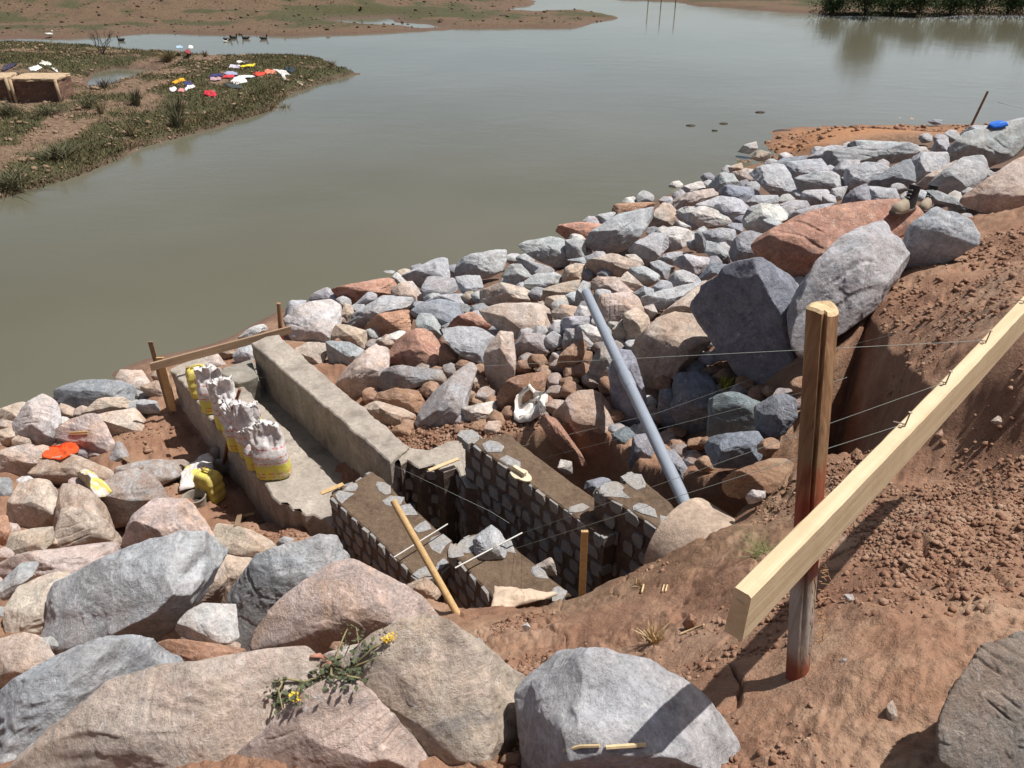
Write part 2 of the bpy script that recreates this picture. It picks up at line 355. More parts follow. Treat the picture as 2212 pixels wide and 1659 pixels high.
# ------------------------------------------------------------------ river
mw = NM('river_water'); v = mw.coord('Object', scale=(1, 1, 1))
big = mw.noise(v, .12, 3, .5); mw.base(mw.ramp(big, (.35, (.104, .099, .066)), (.65, (.126, .120, .088))))
mw.b.inputs['Roughness'].default_value = .07; mw.b.inputs['IOR'].default_value = 1.333; mw.b.inputs['Specular IOR Level'].default_value = .5
w1 = mw.noise(mw.coord('Object', scale=(1, 1.6, 1)), 1.1, 3, .6, .3); w2 = mw.noise(mw.coord('Object', scale=(1, 2.2, 1)), 7, 4, .6)
patch = mw.ramp(mw.noise(v, .16, 3, .6), (.42, .35), (.62, 1.))
mw.bump(mw.math('MULTIPLY', mw.math('ADD', w1, mw.math('MULTIPLY', w2, .35)), patch), .13, .06)
wr = np.array([(-900, -30, 0), (900, -30, 0), (900, 900, 0), (-900, 900, 0)], float)
river = mesh_obj('river', wr, [(0, 1, 2, 3)], mw.m, smooth_=False); tag(river, 'calm murky green grey river', 'river', kind='structure')
# ------------------------------------------------------------------ rock material: base colour comes from each rock's own object colour
mr = NM('gneiss_rock'); m = mr
oi = m.n('ShaderNodeObjectInfo'); v = m.coord('Object', rnd=True)
rot = m.n('ShaderNodeMapping'); rot.inputs['Scale'].default_value = (1, 1, 1); m.l(v, rot.inputs['Vector'])
cmb = m.n('ShaderNodeCombineXYZ'); mu = m.math('MULTIPLY', oi.outputs['Random'], 6.28); m.l(mu, cmb.inputs[0]); m.l(m.math('MULTIPLY', oi.outputs['Random'], 2.4), cmb.inputs[1]); m.l(cmb.outputs[0], rot.inputs['Rotation'])
st = m.n('ShaderNodeMapping'); st.inputs['Scale'].default_value = (1, 1, 2.2); m.l(rot.outputs[0], st.inputs['Vector'])
sv = st.outputs[0]
rv_ = rot.outputs[0]
n1_ = m.noise(rv_, 3.0, 5, .6, .5); n2_ = m.noise(rv_, 9.0, 9, .74, .3); n3_ = m.noise(rv_, 48, 7, .78); n4_ = m.noise(rv_, 150, 4, .75); n5_ = m.noise(sv, 13, 8, .72, 1.2); n6_ = m.noise(sv, 4.2, 7, .7, .8)
basec = oi.outputs['Color']
alpha = m.n('ShaderNodeAttribute', attribute_name='stain')
tanc = m.mix(.6, basec, (.50, .33, .22)); pnk = m.mix(.5, basec, (.56, .40, .35))
c = m.mix(m.math('MULTIPLY', m.ramp(n1_, (.44, 0.), (.58, .9)), alpha.outputs['Fac']), basec, tanc)
c = m.mix(m.math('MULTIPLY', m.ramp(n6_, (.50, 0.), (.60, .7)), alpha.outputs['Fac']), c, pnk)
lum = m.ramp(n2_, (.32, .52), (.44, .84), (.52, 1.0), (.64, 1.28))
c = m.mix(1.0, c, lum, 'MULTIPLY')
c = m.mix(1.0, c, m.ramp(n3_, (.34, .60), (.46, .95), (.56, 1.05), (.68, 1.35)), 'MULTIPLY')
c = m.mix(m.ramp(n5_, (.60, 0.), (.68, .65)), c, (.68, .665, .65))
c = m.mix(m.ramp(n6_, (.34, .7), (.42, 0.)), c, m.mix(.6, basec, (.14, .15, .17)))
c = m.mix(m.ramp(n4_, (.60, 0.), (.70, .6)), c, (.72, .71, .70))
gs = m.n('ShaderNodeAttribute', attribute_name='soil')
sm_ = m.math('MULTIPLY', m.ramp(m.noise(rv_, 5, 7, .72), (.36, 0.), (.56, 1.)), gs.outputs['Fac'])
c = m.mix(sm_, c, m.ramp(n3_, (.3, (.17, .085, .05)), (.7, (.38, .23, .145))))
m.base(c); m.b.inputs['Roughness'].default_value = .8; m.b.inputs['Specular IOR Level'].default_value = .35
hh = m.math('ADD', m.math('MULTIPLY', n2_, 1.0), m.math('ADD', m.math('MULTIPLY', n3_, .5), m.math('MULTIPLY', n5_, .4)))
m.bump(hh, 1.0, .020)
ROCKM = mr.m
_ico = {}
def ico(n):
    if n not in _ico:
        bm = bmesh.new(); bmesh.ops.create_icosphere(bm, subdivisions=n, radius=1)
        bm.verts.ensure_lookup_table(); V = np.array([v.co[:] for v in bm.verts]); V /= np.linalg.norm(V, axis=1)[:, None]
        _ico[n] = (V, np.array([[v.index for v in f.verts] for f in bm.faces])); bm.free()
    return _ico[n]
def hull_planes(pts):
    bm = bmesh.new()
    for p in pts: bm.verts.new(p)
    r = bmesh.ops.convex_hull(bm, input=bm.verts[:]); c = pts.mean(0); out = []
    for f in bm.faces:
        f.normal_update(); n = np.array(f.normal); 
        if np.linalg.norm(n) < .5 or f.calc_area() < 1e-9: continue
        d = float(np.dot(n, np.array(f.verts[0].co) - c))
        if d < 0: n, d = -n, -d
        for q in out:
            if np.dot(q[:3], n) > .985 and abs(q[3]-d) < .03: break
        else: out.append(np.r_[n, max(d, .05)])
    bm.free(); return np.array(out), c
COLS = {'k': (.19, .21, .245), 'm': (.27, .24, .21), 'g': (.405, .42, .44), 'b': (.27, .29, .325), 'w': (.57, .56, .545), 't': (.50, .43, .355), 'p': (.51, .43, .385), 'o': (.42, .225, .15), 's': (.30, .185, .12)}  # 'k' is a darker rock colour with the pit shade put in
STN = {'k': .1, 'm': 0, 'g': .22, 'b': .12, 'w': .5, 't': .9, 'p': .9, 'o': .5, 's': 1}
ROCKS = []
def make_rock(pl, col, seed, front=None, lift=None, tilt=None, depth=None, sharp=None, res=None, soil=0.0, name='boulder', t0=None, rough=1.0, jag=.6, back=.75, rv=None, top=None, face=None, grow=1.12, left=None, zb=None, pit=0, nx=None, nz=None):
    rg = np.random.RandomState(seed); pl = np.array(pl, float); n = len(pl)
    x, y = pl[:, 0], pl[:, 1]; x1, y1 = np.roll(x, -1), np.roll(y, -1); cr = x*y1-x1*y; Ar = cr.sum()/2
    cen = np.array([((x+x1)*cr).sum()/(6*Ar), ((y+y1)*cr).sum()/(6*Ar)]); Ar = abs(Ar); Rp = math.sqrt(Ar/math.pi)
    grow = min(grow, 1.08) if 45 < Rp < 90 else grow; hpx = y.max()-y.min(); wpx = x.max()-x.min(); x0 = (x.max()+x.min())/2
    ybot = min(y.max()-.12*hpx, cen[1]+Rp*.8)
    tb = hit_t(cen[0], ybot, 0, bool(pit)); Pb = PT(cen[0], ybot, tb)
    if zb is not None: Pb = P(cen[0], ybot, zb)
    elif lift: Pb = PT(cen[0], ybot, hit_t(cen[0], ybot, lift*Rp*tb, False))
    rm = Rp*np.linalg.norm(Pb-[0, 0, CAMZ])/np.linalg.norm(ray(cen[0], ybot)); L = np.linalg.norm(ray(*cen)); t0 = rm/Rp
    ry = ybot - (rg.uniform(.24, .52) if rv is None else rv)*hpx
    # crease between the sunny top and the steep front
    if front is not None:
        fr = np.array(front)[:, :2]; ry = fr[:, 1].mean()
    R0 = PY(cen[0], ry, Pb[1]); zr = R0[2]
    if front is not None:
        wp = np.array([P(q[0], q[1], zr) for q in fr]); wp -= wp.mean(0); _, _, vt = np.linalg.svd(wp[:, :2]); dd = vt[0]; R0 = P(fr[:, 0].mean(), ry, zr)
        nf = np.array([-dd[1], dd[0]]); nf = nf if nf[1] < 0 else -nf
        if nf[1] > -.35: nf = np.array([nf[0]*.9, -.45]); nf /= np.linalg.norm(nf)
        nf = np.array([nf[0], nf[1], rg.uniform(-.05, .12)])
    else: nf = np.array([rg.uniform(-.85, .1), -1, rg.uniform(-.25, .12)])
    if nx is not None: nf = np.array([nx, -1, 0])
    if nz is not None: nf[2] = nz
    th = math.atan2(-ray(*cen)[2], ray(*cen)[1])      # view angle below the horizon
    need = max(0.0, .62 - math.tan(th))               # keep far rocks from becoming long tables
    ntp = np.array([rg.uniform(-.28, .28), -(rg.uniform(.12, .5) + need if top is None else top), 1.0])
    planes = [(ntp, R0), (nf, R0)]
    if left is not False and rg.rand() < .75:
        planes.append((np.array([-1, rg.uniform(-.5, .3), rg.uniform(-.1, .5)]), PY(cen[0]-wpx*rg.uniform(.22, .36), ry, Pb[1])))
    planes.append((np.array([1, rg.uniform(-.5, .5), rg.uniform(.2, .9)]), PY(cen[0]+wpx*rg.uniform(.25, .38), ry, Pb[1])))
    nn_ = np.array([rg.uniform(-.5, .5), -1, rg.uniform(.5, 1.2)]); planes.append((nn_, PY(cen[0], ry+.03*hpx, Pb[1]+.03*rm)))
    def surf(q):
        r = ray(*q); o = np.array([0, 0, CAMZ]); ts = []
        for nn, pp in planes:
            dn = float(np.dot(nn, r))
            if dn < -1e-6: ts.append(np.dot(nn, pp-o)/dn)
        tm = max(ts); tc = np.linalg.norm(R0-o)/np.linalg.norm(r)
        lo, hi = tc-.45*rm/L, tc+1.5*rm/L
        return min(max(tm, lo), hi)
    pts = []
    for s_, j in ((grow, .05), (.82*grow, .05), (.5, .04), (.25, .03)):
        for q in pl:
            q2_ = cen + (q-cen)*s_ + rg.uniform(-.5, .5, 2)*Rp*j*(s_ < 1)
            pts.append(PT(*q2_, surf(q2_) + (rg.uniform(-j, j)*rm)/L))
    for q in pl:
        q2_ = cen + (q-cen)*.8*grow; pts.append(PT(*q2_, surf(q2_) + back*rm*rg.uniform(.9, 1.3)/L))
    pts = np.array(pts); c0 = pts.mean(0); U, S, Vt = np.linalg.svd(pts-c0, full_matrices=False); sc = S/math.sqrt(len(pts))*1.25
    W = (pts-c0)@Vt.T/sc
    pln, cw = hull_planes(W)
    # extra chip planes: each shaves a corner off, as on blasted rock
    nch = 7 if Rp < 14 else 16
    if nch:
        cd = rg.normal(size=(nch, 3)); cd /= np.linalg.norm(cd, axis=1)[:, None]; sup = ((W-cw)@cd.T).max(0)
        pln = np.r_[pln, np.c_[cd, sup*rg.uniform(.84, .98, nch)]]
    px_r = Rp*1024/2212
    if res is None: res = 5 if px_r < 12 else 6 if px_r < 36 else 7
    D, Fc = ico(res)
    p = (sharp*6 if sharp else rg.choice([90, 130, 180]))
    und = np.ones((len(D), len(pln)))
    for _ in range(3):
        kv = rg.normal(size=(3, len(pln)))*rg.choice([2.5, 4.5, 8.0]); und += (.016 if Rp > 14 else .01)*np.sin(D@kv + rg.uniform(0, 6.28, len(pln)))
    k = np.maximum(D@pln[:, :3].T, 1e-9)/(pln[:, 3]*und); km = k.max(1); r = 1/(km*((((k/km[:, None])**p).sum(1))**(1/p)))
    V = ((D*r[:, None] + cw)*sc)@Vt + c0
    N = V-V.mean(0); N /= np.linalg.norm(N, axis=1)[:, None]
    fol = rg.normal(size=3); fol /= np.linalg.norm(fol); q = V/rm + seed*7.7
    lay = (q@fol)*rg.uniform(3, 6) + .45*fbm(q*1.1, 3, seed)
    step = (lay - np.floor(lay)); step = smooth(0, .2, step)*(1-smooth(.85, 1, step))
    d = .018*fbm(q*1.3, 3, seed+1) + .022*(step-.5)*smooth(.1, .4, fbm(q*.9, 2, seed+5))*jag*2
    # broken facets: chips cut by small random planes
    cell = q*2.3 + .25*fbm(q*3, 2, seed+7)[:, None]; ci = np.floor(cell).astype(np.int64); hsh = _h(ci[:, 0], ci[:, 1], ci[:, 2], seed)
    d = d + .016*fbm(q*4, 4, seed+2, .6) + .012*np.abs(fbm(q*9, 4, seed+8)) + .014*smooth(.1, .25, fbm(q*2.6, 2, seed+9))
    V = V + N*(d*rm*rough)[:, None]
    o0 = V.mean(0)
    stain = np.full(len(V), STN.get(col, .5)*rg.uniform(.6, 1.2))
    zr_ = (V[:, 2]-V[:, 2].min())/(np.ptp(V[:, 2])+1e-6)
    soilv = np.clip(soil*1.3 + .3*smooth(.4, .1, zr_), 0, 1)
    ob = mesh_obj(name, V-o0, Fc, ROCKM, attrs={'stain': stain, 'soil': soilv}); ob.location = o0
    cc = np.array(COLS[col])*rg.uniform(.88, 1.08) + rg.uniform(-.012, .012, 3); ob.color = (*np.clip(cc, .03, .8), 1)
    ROCKS.append(dict(o=ob, cen=cen, Rp=Rp, rm=rm, col=col, w=wpx, h=hpx, t=t0))
    return ob
RD = """
R5|g|1130,190 1240,150 1400,50 1440,70 1465,210 1420,290 1270,290 1200,240||pointed grey boulder peaking above the water's edge
R5|o|625,290 700,265 850,245 1040,205 1070,235 1050,330 920,310 760,410 700,380|tilt=.35|long rust brown slab leaning at the water's edge
R5|g|440,370 480,320 570,280 640,320 690,380 700,430 600,420|
R5|w|1050,200 1085,165 1150,220 1130,260 1060,250|
R5|p|1050,290 1100,240 1200,235 1280,360 1240,410 1180,400 1120,370 1050,345|
R5|g|1270,290 1320,200 1500,215 1540,270 1480,330 1380,360 1300,365|
R5|g|1510,210 1600,195 1690,195 1720,280 1660,370 1600,340 1550,290|
R5|g|1515,205 1545,85 1620,40 1700,50 1790,15 1880,0 1885,50 1840,170 1700,215 1600,200||big grey boulder on the shoreline with a flat sunny top
R5|g|1870,220 1930,110 1990,105 2085,205 2000,280 1900,240|
R5|g|2020,240 2110,180 2212,175 2280,230 2260,310 2100,280|
R5|g|1280,390 1400,330 1600,320 1630,360 1560,400 1450,385 1300,410|
R5|g|1690,380 1780,320 1870,320 1880,370 1780,415 1700,400|
R5|t|1720,300 1860,245 2150,320 2160,400 1900,420 1720,390|
R5|g|250,520 290,375 420,380 350,470 270,540|
R5|w|260,520 330,430 450,400 580,375 665,420 665,530 600,660 540,740 400,700 300,640|depth=.75|large pale boulder right beside the red topped stake
R5|p|670,480 700,400 740,410 770,460 720,555 680,540|
R5|g|740,560 780,460 950,345 1180,360 1190,420 900,530 850,600|
R5|g|755,420 870,310 930,325 930,365 800,460|
R5|o|860,570 960,480 1180,440 1195,540 1150,620 960,660 870,610||orange brown boulder among grey ones above the concrete wall
R5|w|930,660 1090,600 1150,600 1100,660 970,710|
R5|b|1190,460 1270,400 1400,370 1530,400 1560,470 1540,560 1440,600 1330,540 1250,500|
R5|g|1225,550 1250,470 1330,465 1400,540 1420,640 1400,680 1330,630 1240,590|
R5|o|1460,580 1540,480 1640,460 1740,530 1800,580 1640,610|
R5|g|1420,590 1560,570 1700,580 1850,610 1840,700 1740,870 1640,830 1540,770 1450,670||broad grey slab sloping toward the concrete wall
R5|g|1760,590 1830,530 1930,545 1900,600 1840,620|
R5|p|1700,450 1850,395 2120,400 2212,440 2230,600 2050,630 1950,650 1860,590 1760,530|sharp=14|wide pinkish tan boulder in the middle of the riprap
R5|o|1015,770 1060,690 1220,585 1330,600 1400,700 1415,860 1380,900 1200,880 1100,850 1020,830|depth=.8|blocky tan orange boulder with a flat dark face
R5|t|610,640 640,550 720,560 850,600 850,740 720,720 620,680|
R5|g|570,690 610,670 740,690 840,745 810,800 720,870 600,860|
R5|t|325,745 430,685 560,690 570,760 520,850 440,870 390,800|
R5|p|630,980 720,870 860,740 940,700 1025,745 1000,850 1000,930 930,1000 870,1100 760,1120 660,1040||large pinkish grey boulder pressed against the concrete wall
R5|b|950,1020 990,890 1060,855 1230,885 1390,890 1390,970 1170,1030 1000,1060|soil=.2|
R5|s|930,1110 960,1060 1080,1025 1300,1050 1310,1110 1250,1200 1100,1190 960,1160|soil=.9
R5|o|1400,720 1430,690 1540,760 1555,820 1450,890 1400,860|soil=.6
R5|t|845,1180 920,1110 1150,1180 1220,1210 1210,1270 1100,1310 1030,1350 920,1260|soil=.3
R5|g|1190,1310 1260,1180 1450,960 1620,830 1665,870 1600,1010 1570,1150 1560,1280 1450,1320 1320,1340 1240,1340|tilt=.35,soil=.3|tall triangular grey slab standing behind the plastic sheet
R5|p|1720,760 1850,610 1940,620 1960,900 1860,1080 1790,1040 1740,900||upright grey and pink boulder left of the soil mound
R5|t|1600,960 1620,930 1700,940 1680,1070 1590,1040|soil=.3
R5|w|1560,1170 1700,1140 1800,1115 1830,1170 1780,1220 1680,1290 1590,1280|soil=.3
R5|g|1960,700 2010,610 2090,650 2180,640 2200,760 2060,790 1970,770|soil=.3
R5|s|1840,1080 1900,960 2080,900 2190,930 2190,1050 2100,1130 2000,1160 1850,1180|soil=1,rough=1.6|soil covered mound of rubble behind the plastic sheet
R5|s|1035,1340 1090,1290 1180,1300 1190,1370 1100,1410|soil=.8
R6|o|430,235 445,180 620,165 770,180 740,240 670,280 620,300 500,290|tilt=.3|brick red slab perched over the water
R6|o|835,90 850,30 1000,22 1130,20 1110,65 1000,100 880,105|tilt=.3|second brick red slab, farther up the shoreline
R6|g|665,150 720,110 830,90 850,105 800,170 700,170|
R6|g|630,340 680,230 860,110 1000,70 1120,65 1110,140 1050,240 930,370 800,385 720,375|depth=.4|big flat grey slab below the two brick red slabs
R6|p|1080,240 1120,120 1200,30 1260,30 1310,110 1290,210 1180,230|
R6|w|1310,110 1380,50 1480,60 1680,110 1690,160 1570,200 1450,190 1350,150|
R6|g|150,340 190,310 420,270 480,300 510,400 500,460 440,490 330,470 200,390||dark bellied grey boulder at the water below the brick red slab
R6|g|480,300 560,285 630,320 620,440 500,440|
R6|g|135,450 180,440 290,470 400,510 380,540 240,565 170,490|
R6|g|20,560 90,475 150,480 240,570 180,645 90,630|
R6|g|175,620 230,560 400,535 450,560 440,620 320,690 220,660|
R6|g|500,440 620,420 690,450 620,480 560,480|
R6|t|450,590 480,500 560,470 620,480 610,600 480,620|
R6|t|315,740 330,660 430,620 590,590 570,690 530,730 400,720 350,730|
R6|t|330,780 350,710 500,705 550,760 480,790 390,815|
R6|g|555,740 570,660 610,600 660,620 660,700 640,770 580,780|
R6|p|620,500 700,430 840,395 950,440 1040,490 980,520 870,555 700,540||flat pinkish rock with a dark gap underneath, above the pipe end
R6|w|920,450 930,405 1010,405 1060,460 1040,500 960,490|
R6|g|950,510 1060,490 1170,550 1170,600 1080,640 1010,590|
R6|p|880,590 940,530 1060,640 1000,665 900,630|
R6|p|670,630 700,570 770,590 850,575 970,670 900,700 720,710|
R6|g|955,370 1000,320 1150,240 1240,260 1240,340 1170,410 1070,490 1000,420|
R6|w|1180,210 1300,205 1400,225 1425,290 1350,350 1190,385 1170,330 1210,260|
R6|w|1300,180 1310,150 1400,195 1410,250 1360,240|
R6|g|1440,240 1500,200 1530,220 1520,380 1450,385|
R6|g|1500,240 1620,210 1730,220 1740,300 1690,400 1600,340 1530,300|
R6|g|1510,380 1530,300 1600,320 1690,400 1690,470 1580,450|
R6|b|1690,400 1750,260 1840,235 1950,260 1920,400 1720,460|
R6|g|1540,60 1640,25 1760,0 1820,40 1835,100 1760,170 1700,170 1690,110|
R6|g|1790,160 1840,60 1940,25 2050,40 2120,110 2060,160 1940,160 1860,190|
R6|b|1680,190 1710,170 1800,180 1790,240 1700,240|
R6|g|1800,190 1860,180 1950,250 1860,260|
R6|g|1940,150 2000,135 2090,180 2050,220 1960,260|
R6|g|1110,460 1180,450 1280,500 1220,590 1140,560|
R6|g|1160,430 1240,390 1350,380 1350,410 1280,480|
R6|g|1280,470 1350,400 1540,430 1560,480 1440,550 1360,520|
R6|g|1240,580 1290,530 1360,525 1460,570 1440,610 1330,690 1260,660|
R6|b|1440,600 1560,460 1660,480 1600,550 1500,600|
R6|g|1130,640 1190,590 1260,610 1280,690 1200,720 1130,700|
R6|g|985,690 1060,640 1130,660 1130,710 1010,750|
R6|p|700,770 740,710 900,690 970,680 1060,820 1000,850 900,910 870,940 780,890||pale pinkish boulder just right of the grey pipe's upper end
R6|g|1020,760 1080,700 1270,720 1400,640 1500,600 1440,690 1220,810 1100,800|
R6|t|1150,890 1250,790 1400,690 1500,600 1560,620 1450,800 1280,920|
R6|t|370,830 460,770 560,790 570,870 430,910|
R6|w|545,870 580,780 650,790 670,880 620,890|
R6|g|455,960 460,870 500,860 720,860 750,910 620,950 520,960|
R6|w|560,940 650,915 740,960 770,1020 700,1070 600,990|
R6|g|470,1060 490,960 560,945 730,1050 700,1110 600,1130 500,1130|soil=.3
R6|t|825,960 910,870 930,1000 870,1070|
R6|t|915,830 1000,800 1100,860 1100,950 1060,1040 960,1070 920,1050|tilt=.2|upright slab with a rusty top leaning behind the grey pipe
R6|w|1055,790 1130,770 1160,830 1110,880|
R6|t|980,1090 1060,970 1150,890 1290,840 1440,860 1560,1020 1420,1110 1390,1190 1200,1290 1170,1430 1100,1480 1010,1400|rv=.42,nx=-.7,nz=-.1,soil=.25|large tan block directly right of the grey pipe
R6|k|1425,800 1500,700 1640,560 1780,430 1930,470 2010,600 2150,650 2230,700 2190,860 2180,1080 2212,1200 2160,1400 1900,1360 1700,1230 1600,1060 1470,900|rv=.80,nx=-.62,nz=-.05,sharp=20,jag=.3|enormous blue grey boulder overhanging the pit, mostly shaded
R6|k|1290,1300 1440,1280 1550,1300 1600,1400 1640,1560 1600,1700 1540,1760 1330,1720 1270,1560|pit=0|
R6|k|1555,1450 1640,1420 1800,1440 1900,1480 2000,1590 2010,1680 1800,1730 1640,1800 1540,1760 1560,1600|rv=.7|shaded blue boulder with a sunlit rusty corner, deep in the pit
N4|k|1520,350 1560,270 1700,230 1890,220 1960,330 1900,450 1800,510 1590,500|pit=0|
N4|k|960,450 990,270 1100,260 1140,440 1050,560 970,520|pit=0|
R6|b|800,1290 850,1160 940,1080 1000,1180 1060,1400 1080,1600 1000,1720 930,1659 850,1560|tilt=.2|blue grey boulder standing behind the middle of the grey pipe
N4|p|405,110 500,0 600,-70 740,-60 830,60 850,160 800,270 700,300 600,290 440,210|soil=.4|rough tan boulder half in shadow right of the plastic sheet
N4|s|1640,600 1760,520 1900,460 2060,420 2160,480 2100,620 1960,700 1800,720 1680,700|soil=.9|soil caked boulder at the bottom of the right pit wall
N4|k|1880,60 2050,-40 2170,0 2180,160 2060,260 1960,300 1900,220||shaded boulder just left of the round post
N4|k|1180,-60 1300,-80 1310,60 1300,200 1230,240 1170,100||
R6|g|655,1230 700,1130 800,1050 840,1150 810,1240 800,1320 690,1330|soil=.4
R6|s|430,1200 450,1140 600,1020 640,1110 600,1250 480,1270|soil=.8
N4|o|300,170 340,120 420,150 480,260 560,370 640,460 600,480 480,390 380,310|tilt=.2,soil=.5|curved rusty rock like a root beside the masonry wall
N4|k|820,260 930,200 990,260 960,420 880,400|pit=0
N4|b|1180,400 1280,370 1380,500 1350,600 1200,560|pit=0
N4|b|640,600 760,570 820,600 700,690 620,660|pit=0
N4|t|20,60 -90,180 -130,60 -60,-20|skip
R3|g|940,1010 970,950 1100,930 1300,960 1370,920 1480,900 1530,970 1400,1035 1200,1045 1080,1050 980,1065||long grey slab bordering the orange sand bar
R3|g|1110,920 1150,890 1400,900 1380,940 1300,965 1180,940|
R3|g|840,1000 960,925 1080,925 1060,960 960,990 920,1030|
R3|g|700,1080 720,1030 900,1010 980,1080 900,1120 760,1140|
R3|b|620,1040 700,1000 840,985 820,1015 690,1060|
R3|g|480,1110 540,1060 680,1050 740,1150 770,1230 680,1255 610,1230 560,1160|
R3|g|210,1180 290,1095 380,1110 410,1150 320,1200 260,1210|
R3|p|380,1100 440,1070 510,1080 490,1150 410,1160|
R3|w|0,1230 60,1180 160,1150 190,1190 110,1240|
R3|p|0,1260 100,1220 240,1200 265,1240 160,1300 60,1340 0,1345|
R3|b|270,1220 330,1175 480,1190 500,1230 450,1290 350,1270|
R3|g|150,1300 280,1250 400,1260 465,1320 430,1410 350,1410 300,1340|
R3|w|20,1350 60,1320 180,1310 330,1360 340,1430 200,1450 100,1430||
R3|g|465,1280 520,1240 640,1240 670,1280 560,1310 480,1320|
R3|w|430,1410 540,1300 640,1300 710,1380 640,1420 560,1500 450,1440|
R3|g|660,1300 760,1265 830,1270 850,1310 760,1350 700,1340|
R3|g|985,1090 1060,1020 1160,1015 1170,1050 1090,1100 1060,1130|
R3|g|1065,1140 1090,1070 1200,1035 1300,1040 1350,1070 1250,1170 1120,1200|
R3|b|1225,1190 1260,1140 1430,1030 1490,1010 1520,1150 1320,1220||dark grey wedge rock in the upper right riprap
R3|g|765,1130 900,1090 990,1090 1100,1180 1090,1240 1020,1210 860,1220 790,1230|
R3|g|795,1260 820,1210 960,1200 1000,1250 960,1295 850,1300|
R3|g|990,1200 1090,1180 1060,1260 1000,1280|
R3|g|1500,1000 1560,970 1720,970 1730,1030 1700,1110 1560,1170 1520,1140|
R3|g|1620,960 1660,890 1730,890 1740,970 1680,980|
R3|g|1720,1050 1750,920 1850,840 2000,825 2120,820 2190,760 2290,740 2290,880 2212,940 2140,1010 1980,1075 1820,1040 1780,1060|depth=.45|largest streaked grey slab at the top right edge
R3|g|1780,870 1880,795 1990,800 2030,820 1900,870|
R3|p|1510,1190 1580,1120 1780,1020 1790,1060 1660,1150 1600,1190|
R3|g|1610,1160 1700,1100 1820,1010 1970,995 1985,1060 1960,1130 1850,1200 1780,1250 1660,1210|tilt=.3|
R3|t|1810,1260 1960,1160 2100,1060 2212,1000 2300,1100 2280,1250 2160,1330 2060,1375 1960,1320 1870,1310||large tan boulder at the right edge where the soil slope starts
R3|g|1600,1215 1700,1220 1800,1270 1920,1335 1870,1370 1780,1340 1660,1270|
R3|b|1050,1320 1080,1250 1130,1200 1210,1170 1270,1290 1100,1325||dark triangular rock left of the boots
R3|g|1215,1180 1400,1200 1420,1260 1300,1300 1260,1290|
R3|g|690,1410 760,1340 900,1300 1010,1290 900,1360 740,1430|
R3|w|400,960 440,920 510,900 520,940 470,975|lift=.6
R3|t|340,1060 420,1030 430,1070 350,1090|lift=.6
R3|t|480,1000 530,950 600,970 600,1010 530,1020|lift=.5
R3|b|1600,770 1640,758 1690,760 1690,788 1640,790|lift=.6
R3|t|1475,765 1500,745 1530,765 1500,775|lift=.6
R3|t|1380,750 1430,745 1430,762 1400,765|lift=.6
R3|b|1550,757 1580,750 1585,765 1560,768|lift=.6
R7|o|245,500 320,430 560,310 850,220 1050,212 1250,215 1380,260 1430,310 1380,390 1280,430 1080,480 900,560 760,650 600,780 500,810 330,770 280,620|rv=.30,nx=-.45,nz=-.25,sharp=28,jag=.8|huge rust red slab that carries the boots
R7|g|1345,430 1400,370 1550,255 1700,290 1800,340 1900,470 1850,520 1720,590 1620,650 1500,690 1350,720 1310,640 1390,550|rv=.62,nx=-.5,nz=-.12,sharp=26|grey boulder with a bright cap half buried in the soil slope
R7|g|500,970 560,830 720,620 880,480 1050,410 1150,390 1220,430 1350,570 1290,700 1180,800 1100,900 1080,1000 900,1130 760,1260 600,1330 520,1230|sharp=20,soil=.15,rv=.5,nx=.15,nz=.5|massive mottled grey boulder right behind the round post
R4|b|410,660 450,625 580,595 740,600 860,590 980,630 1010,720 960,780 800,790 700,800 600,850 500,850 430,760|rv=.5,nx=-.4,nz=-.3|long blue grey boulder at the water with a dark hollow below
R4|t|850,590 900,520 1050,530 1120,640 1130,720 1030,750 980,650|
R4|t|600,850 740,720 900,720 990,780 960,810 800,830 640,870|
R4|t|680,860 900,830 990,800 1090,930 1060,980 1000,1010 820,1015 780,950||tan boulder with a flat grey face beside the trodden soil
R4|p|418,960 520,890 690,840 780,930 850,1080 830,1150 700,1150 540,1060 410,1010||pinkish boulder with two short sticks lying on top
R4|w|100,900 130,880 200,760 330,690 400,740 460,870 410,960 400,1030 320,1120 200,1080 110,1010||tall pale boulder with dark cracked front, left part of the photo
R4|t|0,800 130,755 200,770 180,860 90,900 0,970 -60,900|
R4|t|-40,980 80,940 110,1010 60,1070 -30,1080|
R4|p|-40,1140 80,1090 200,1060 320,1140 310,1210 200,1300 -30,1310||broad pinkish boulder at the left edge below the orange cloth
R4|t|200,1290 320,1180 560,1140 800,1240 860,1320 840,1370 700,1350 580,1300 500,1370 400,1350|depth=.35,soil=.3|low tan slab under the torn cement bag
N1|p|45,280 50,150 110,60 210,15 290,50 330,100 330,230 300,300 180,330 80,330|depth=.7|cube like pinkish boulder with a dark lower face at the left
N1|t|290,430 320,240 330,100 360,40 440,50 540,120 620,230 650,300 560,360 420,430|depth=.4,soil=.3|
N1|p|700,440 700,380 740,240 860,150 1000,125 1080,170 1180,310 1210,400 1120,480 960,500 780,500|lift=.6,depth=.6|rounded pink topped boulder in front of the bucket
N1|t|1205,290 1250,280 1400,310 1580,400 1560,460 1420,540 1290,500 1210,390|
N1|t|1240,510 1280,450 1420,460 1440,560 1360,680 1290,750 1230,730 1270,610|
N1|t|1050,780 1120,680 1200,560 1260,500 1280,620 1240,740 1130,770|soil=.4
N1|g|330,640 400,560 620,460 820,400 1000,350 1240,390 1280,450 1180,600 1050,730 900,850 850,970 640,960 320,1050 260,930 300,780|rv=.50,top=.30,nx=-.5,nz=-.1,sharp=34,left=0|large angular grey boulder with a bright top and dark V shaped front
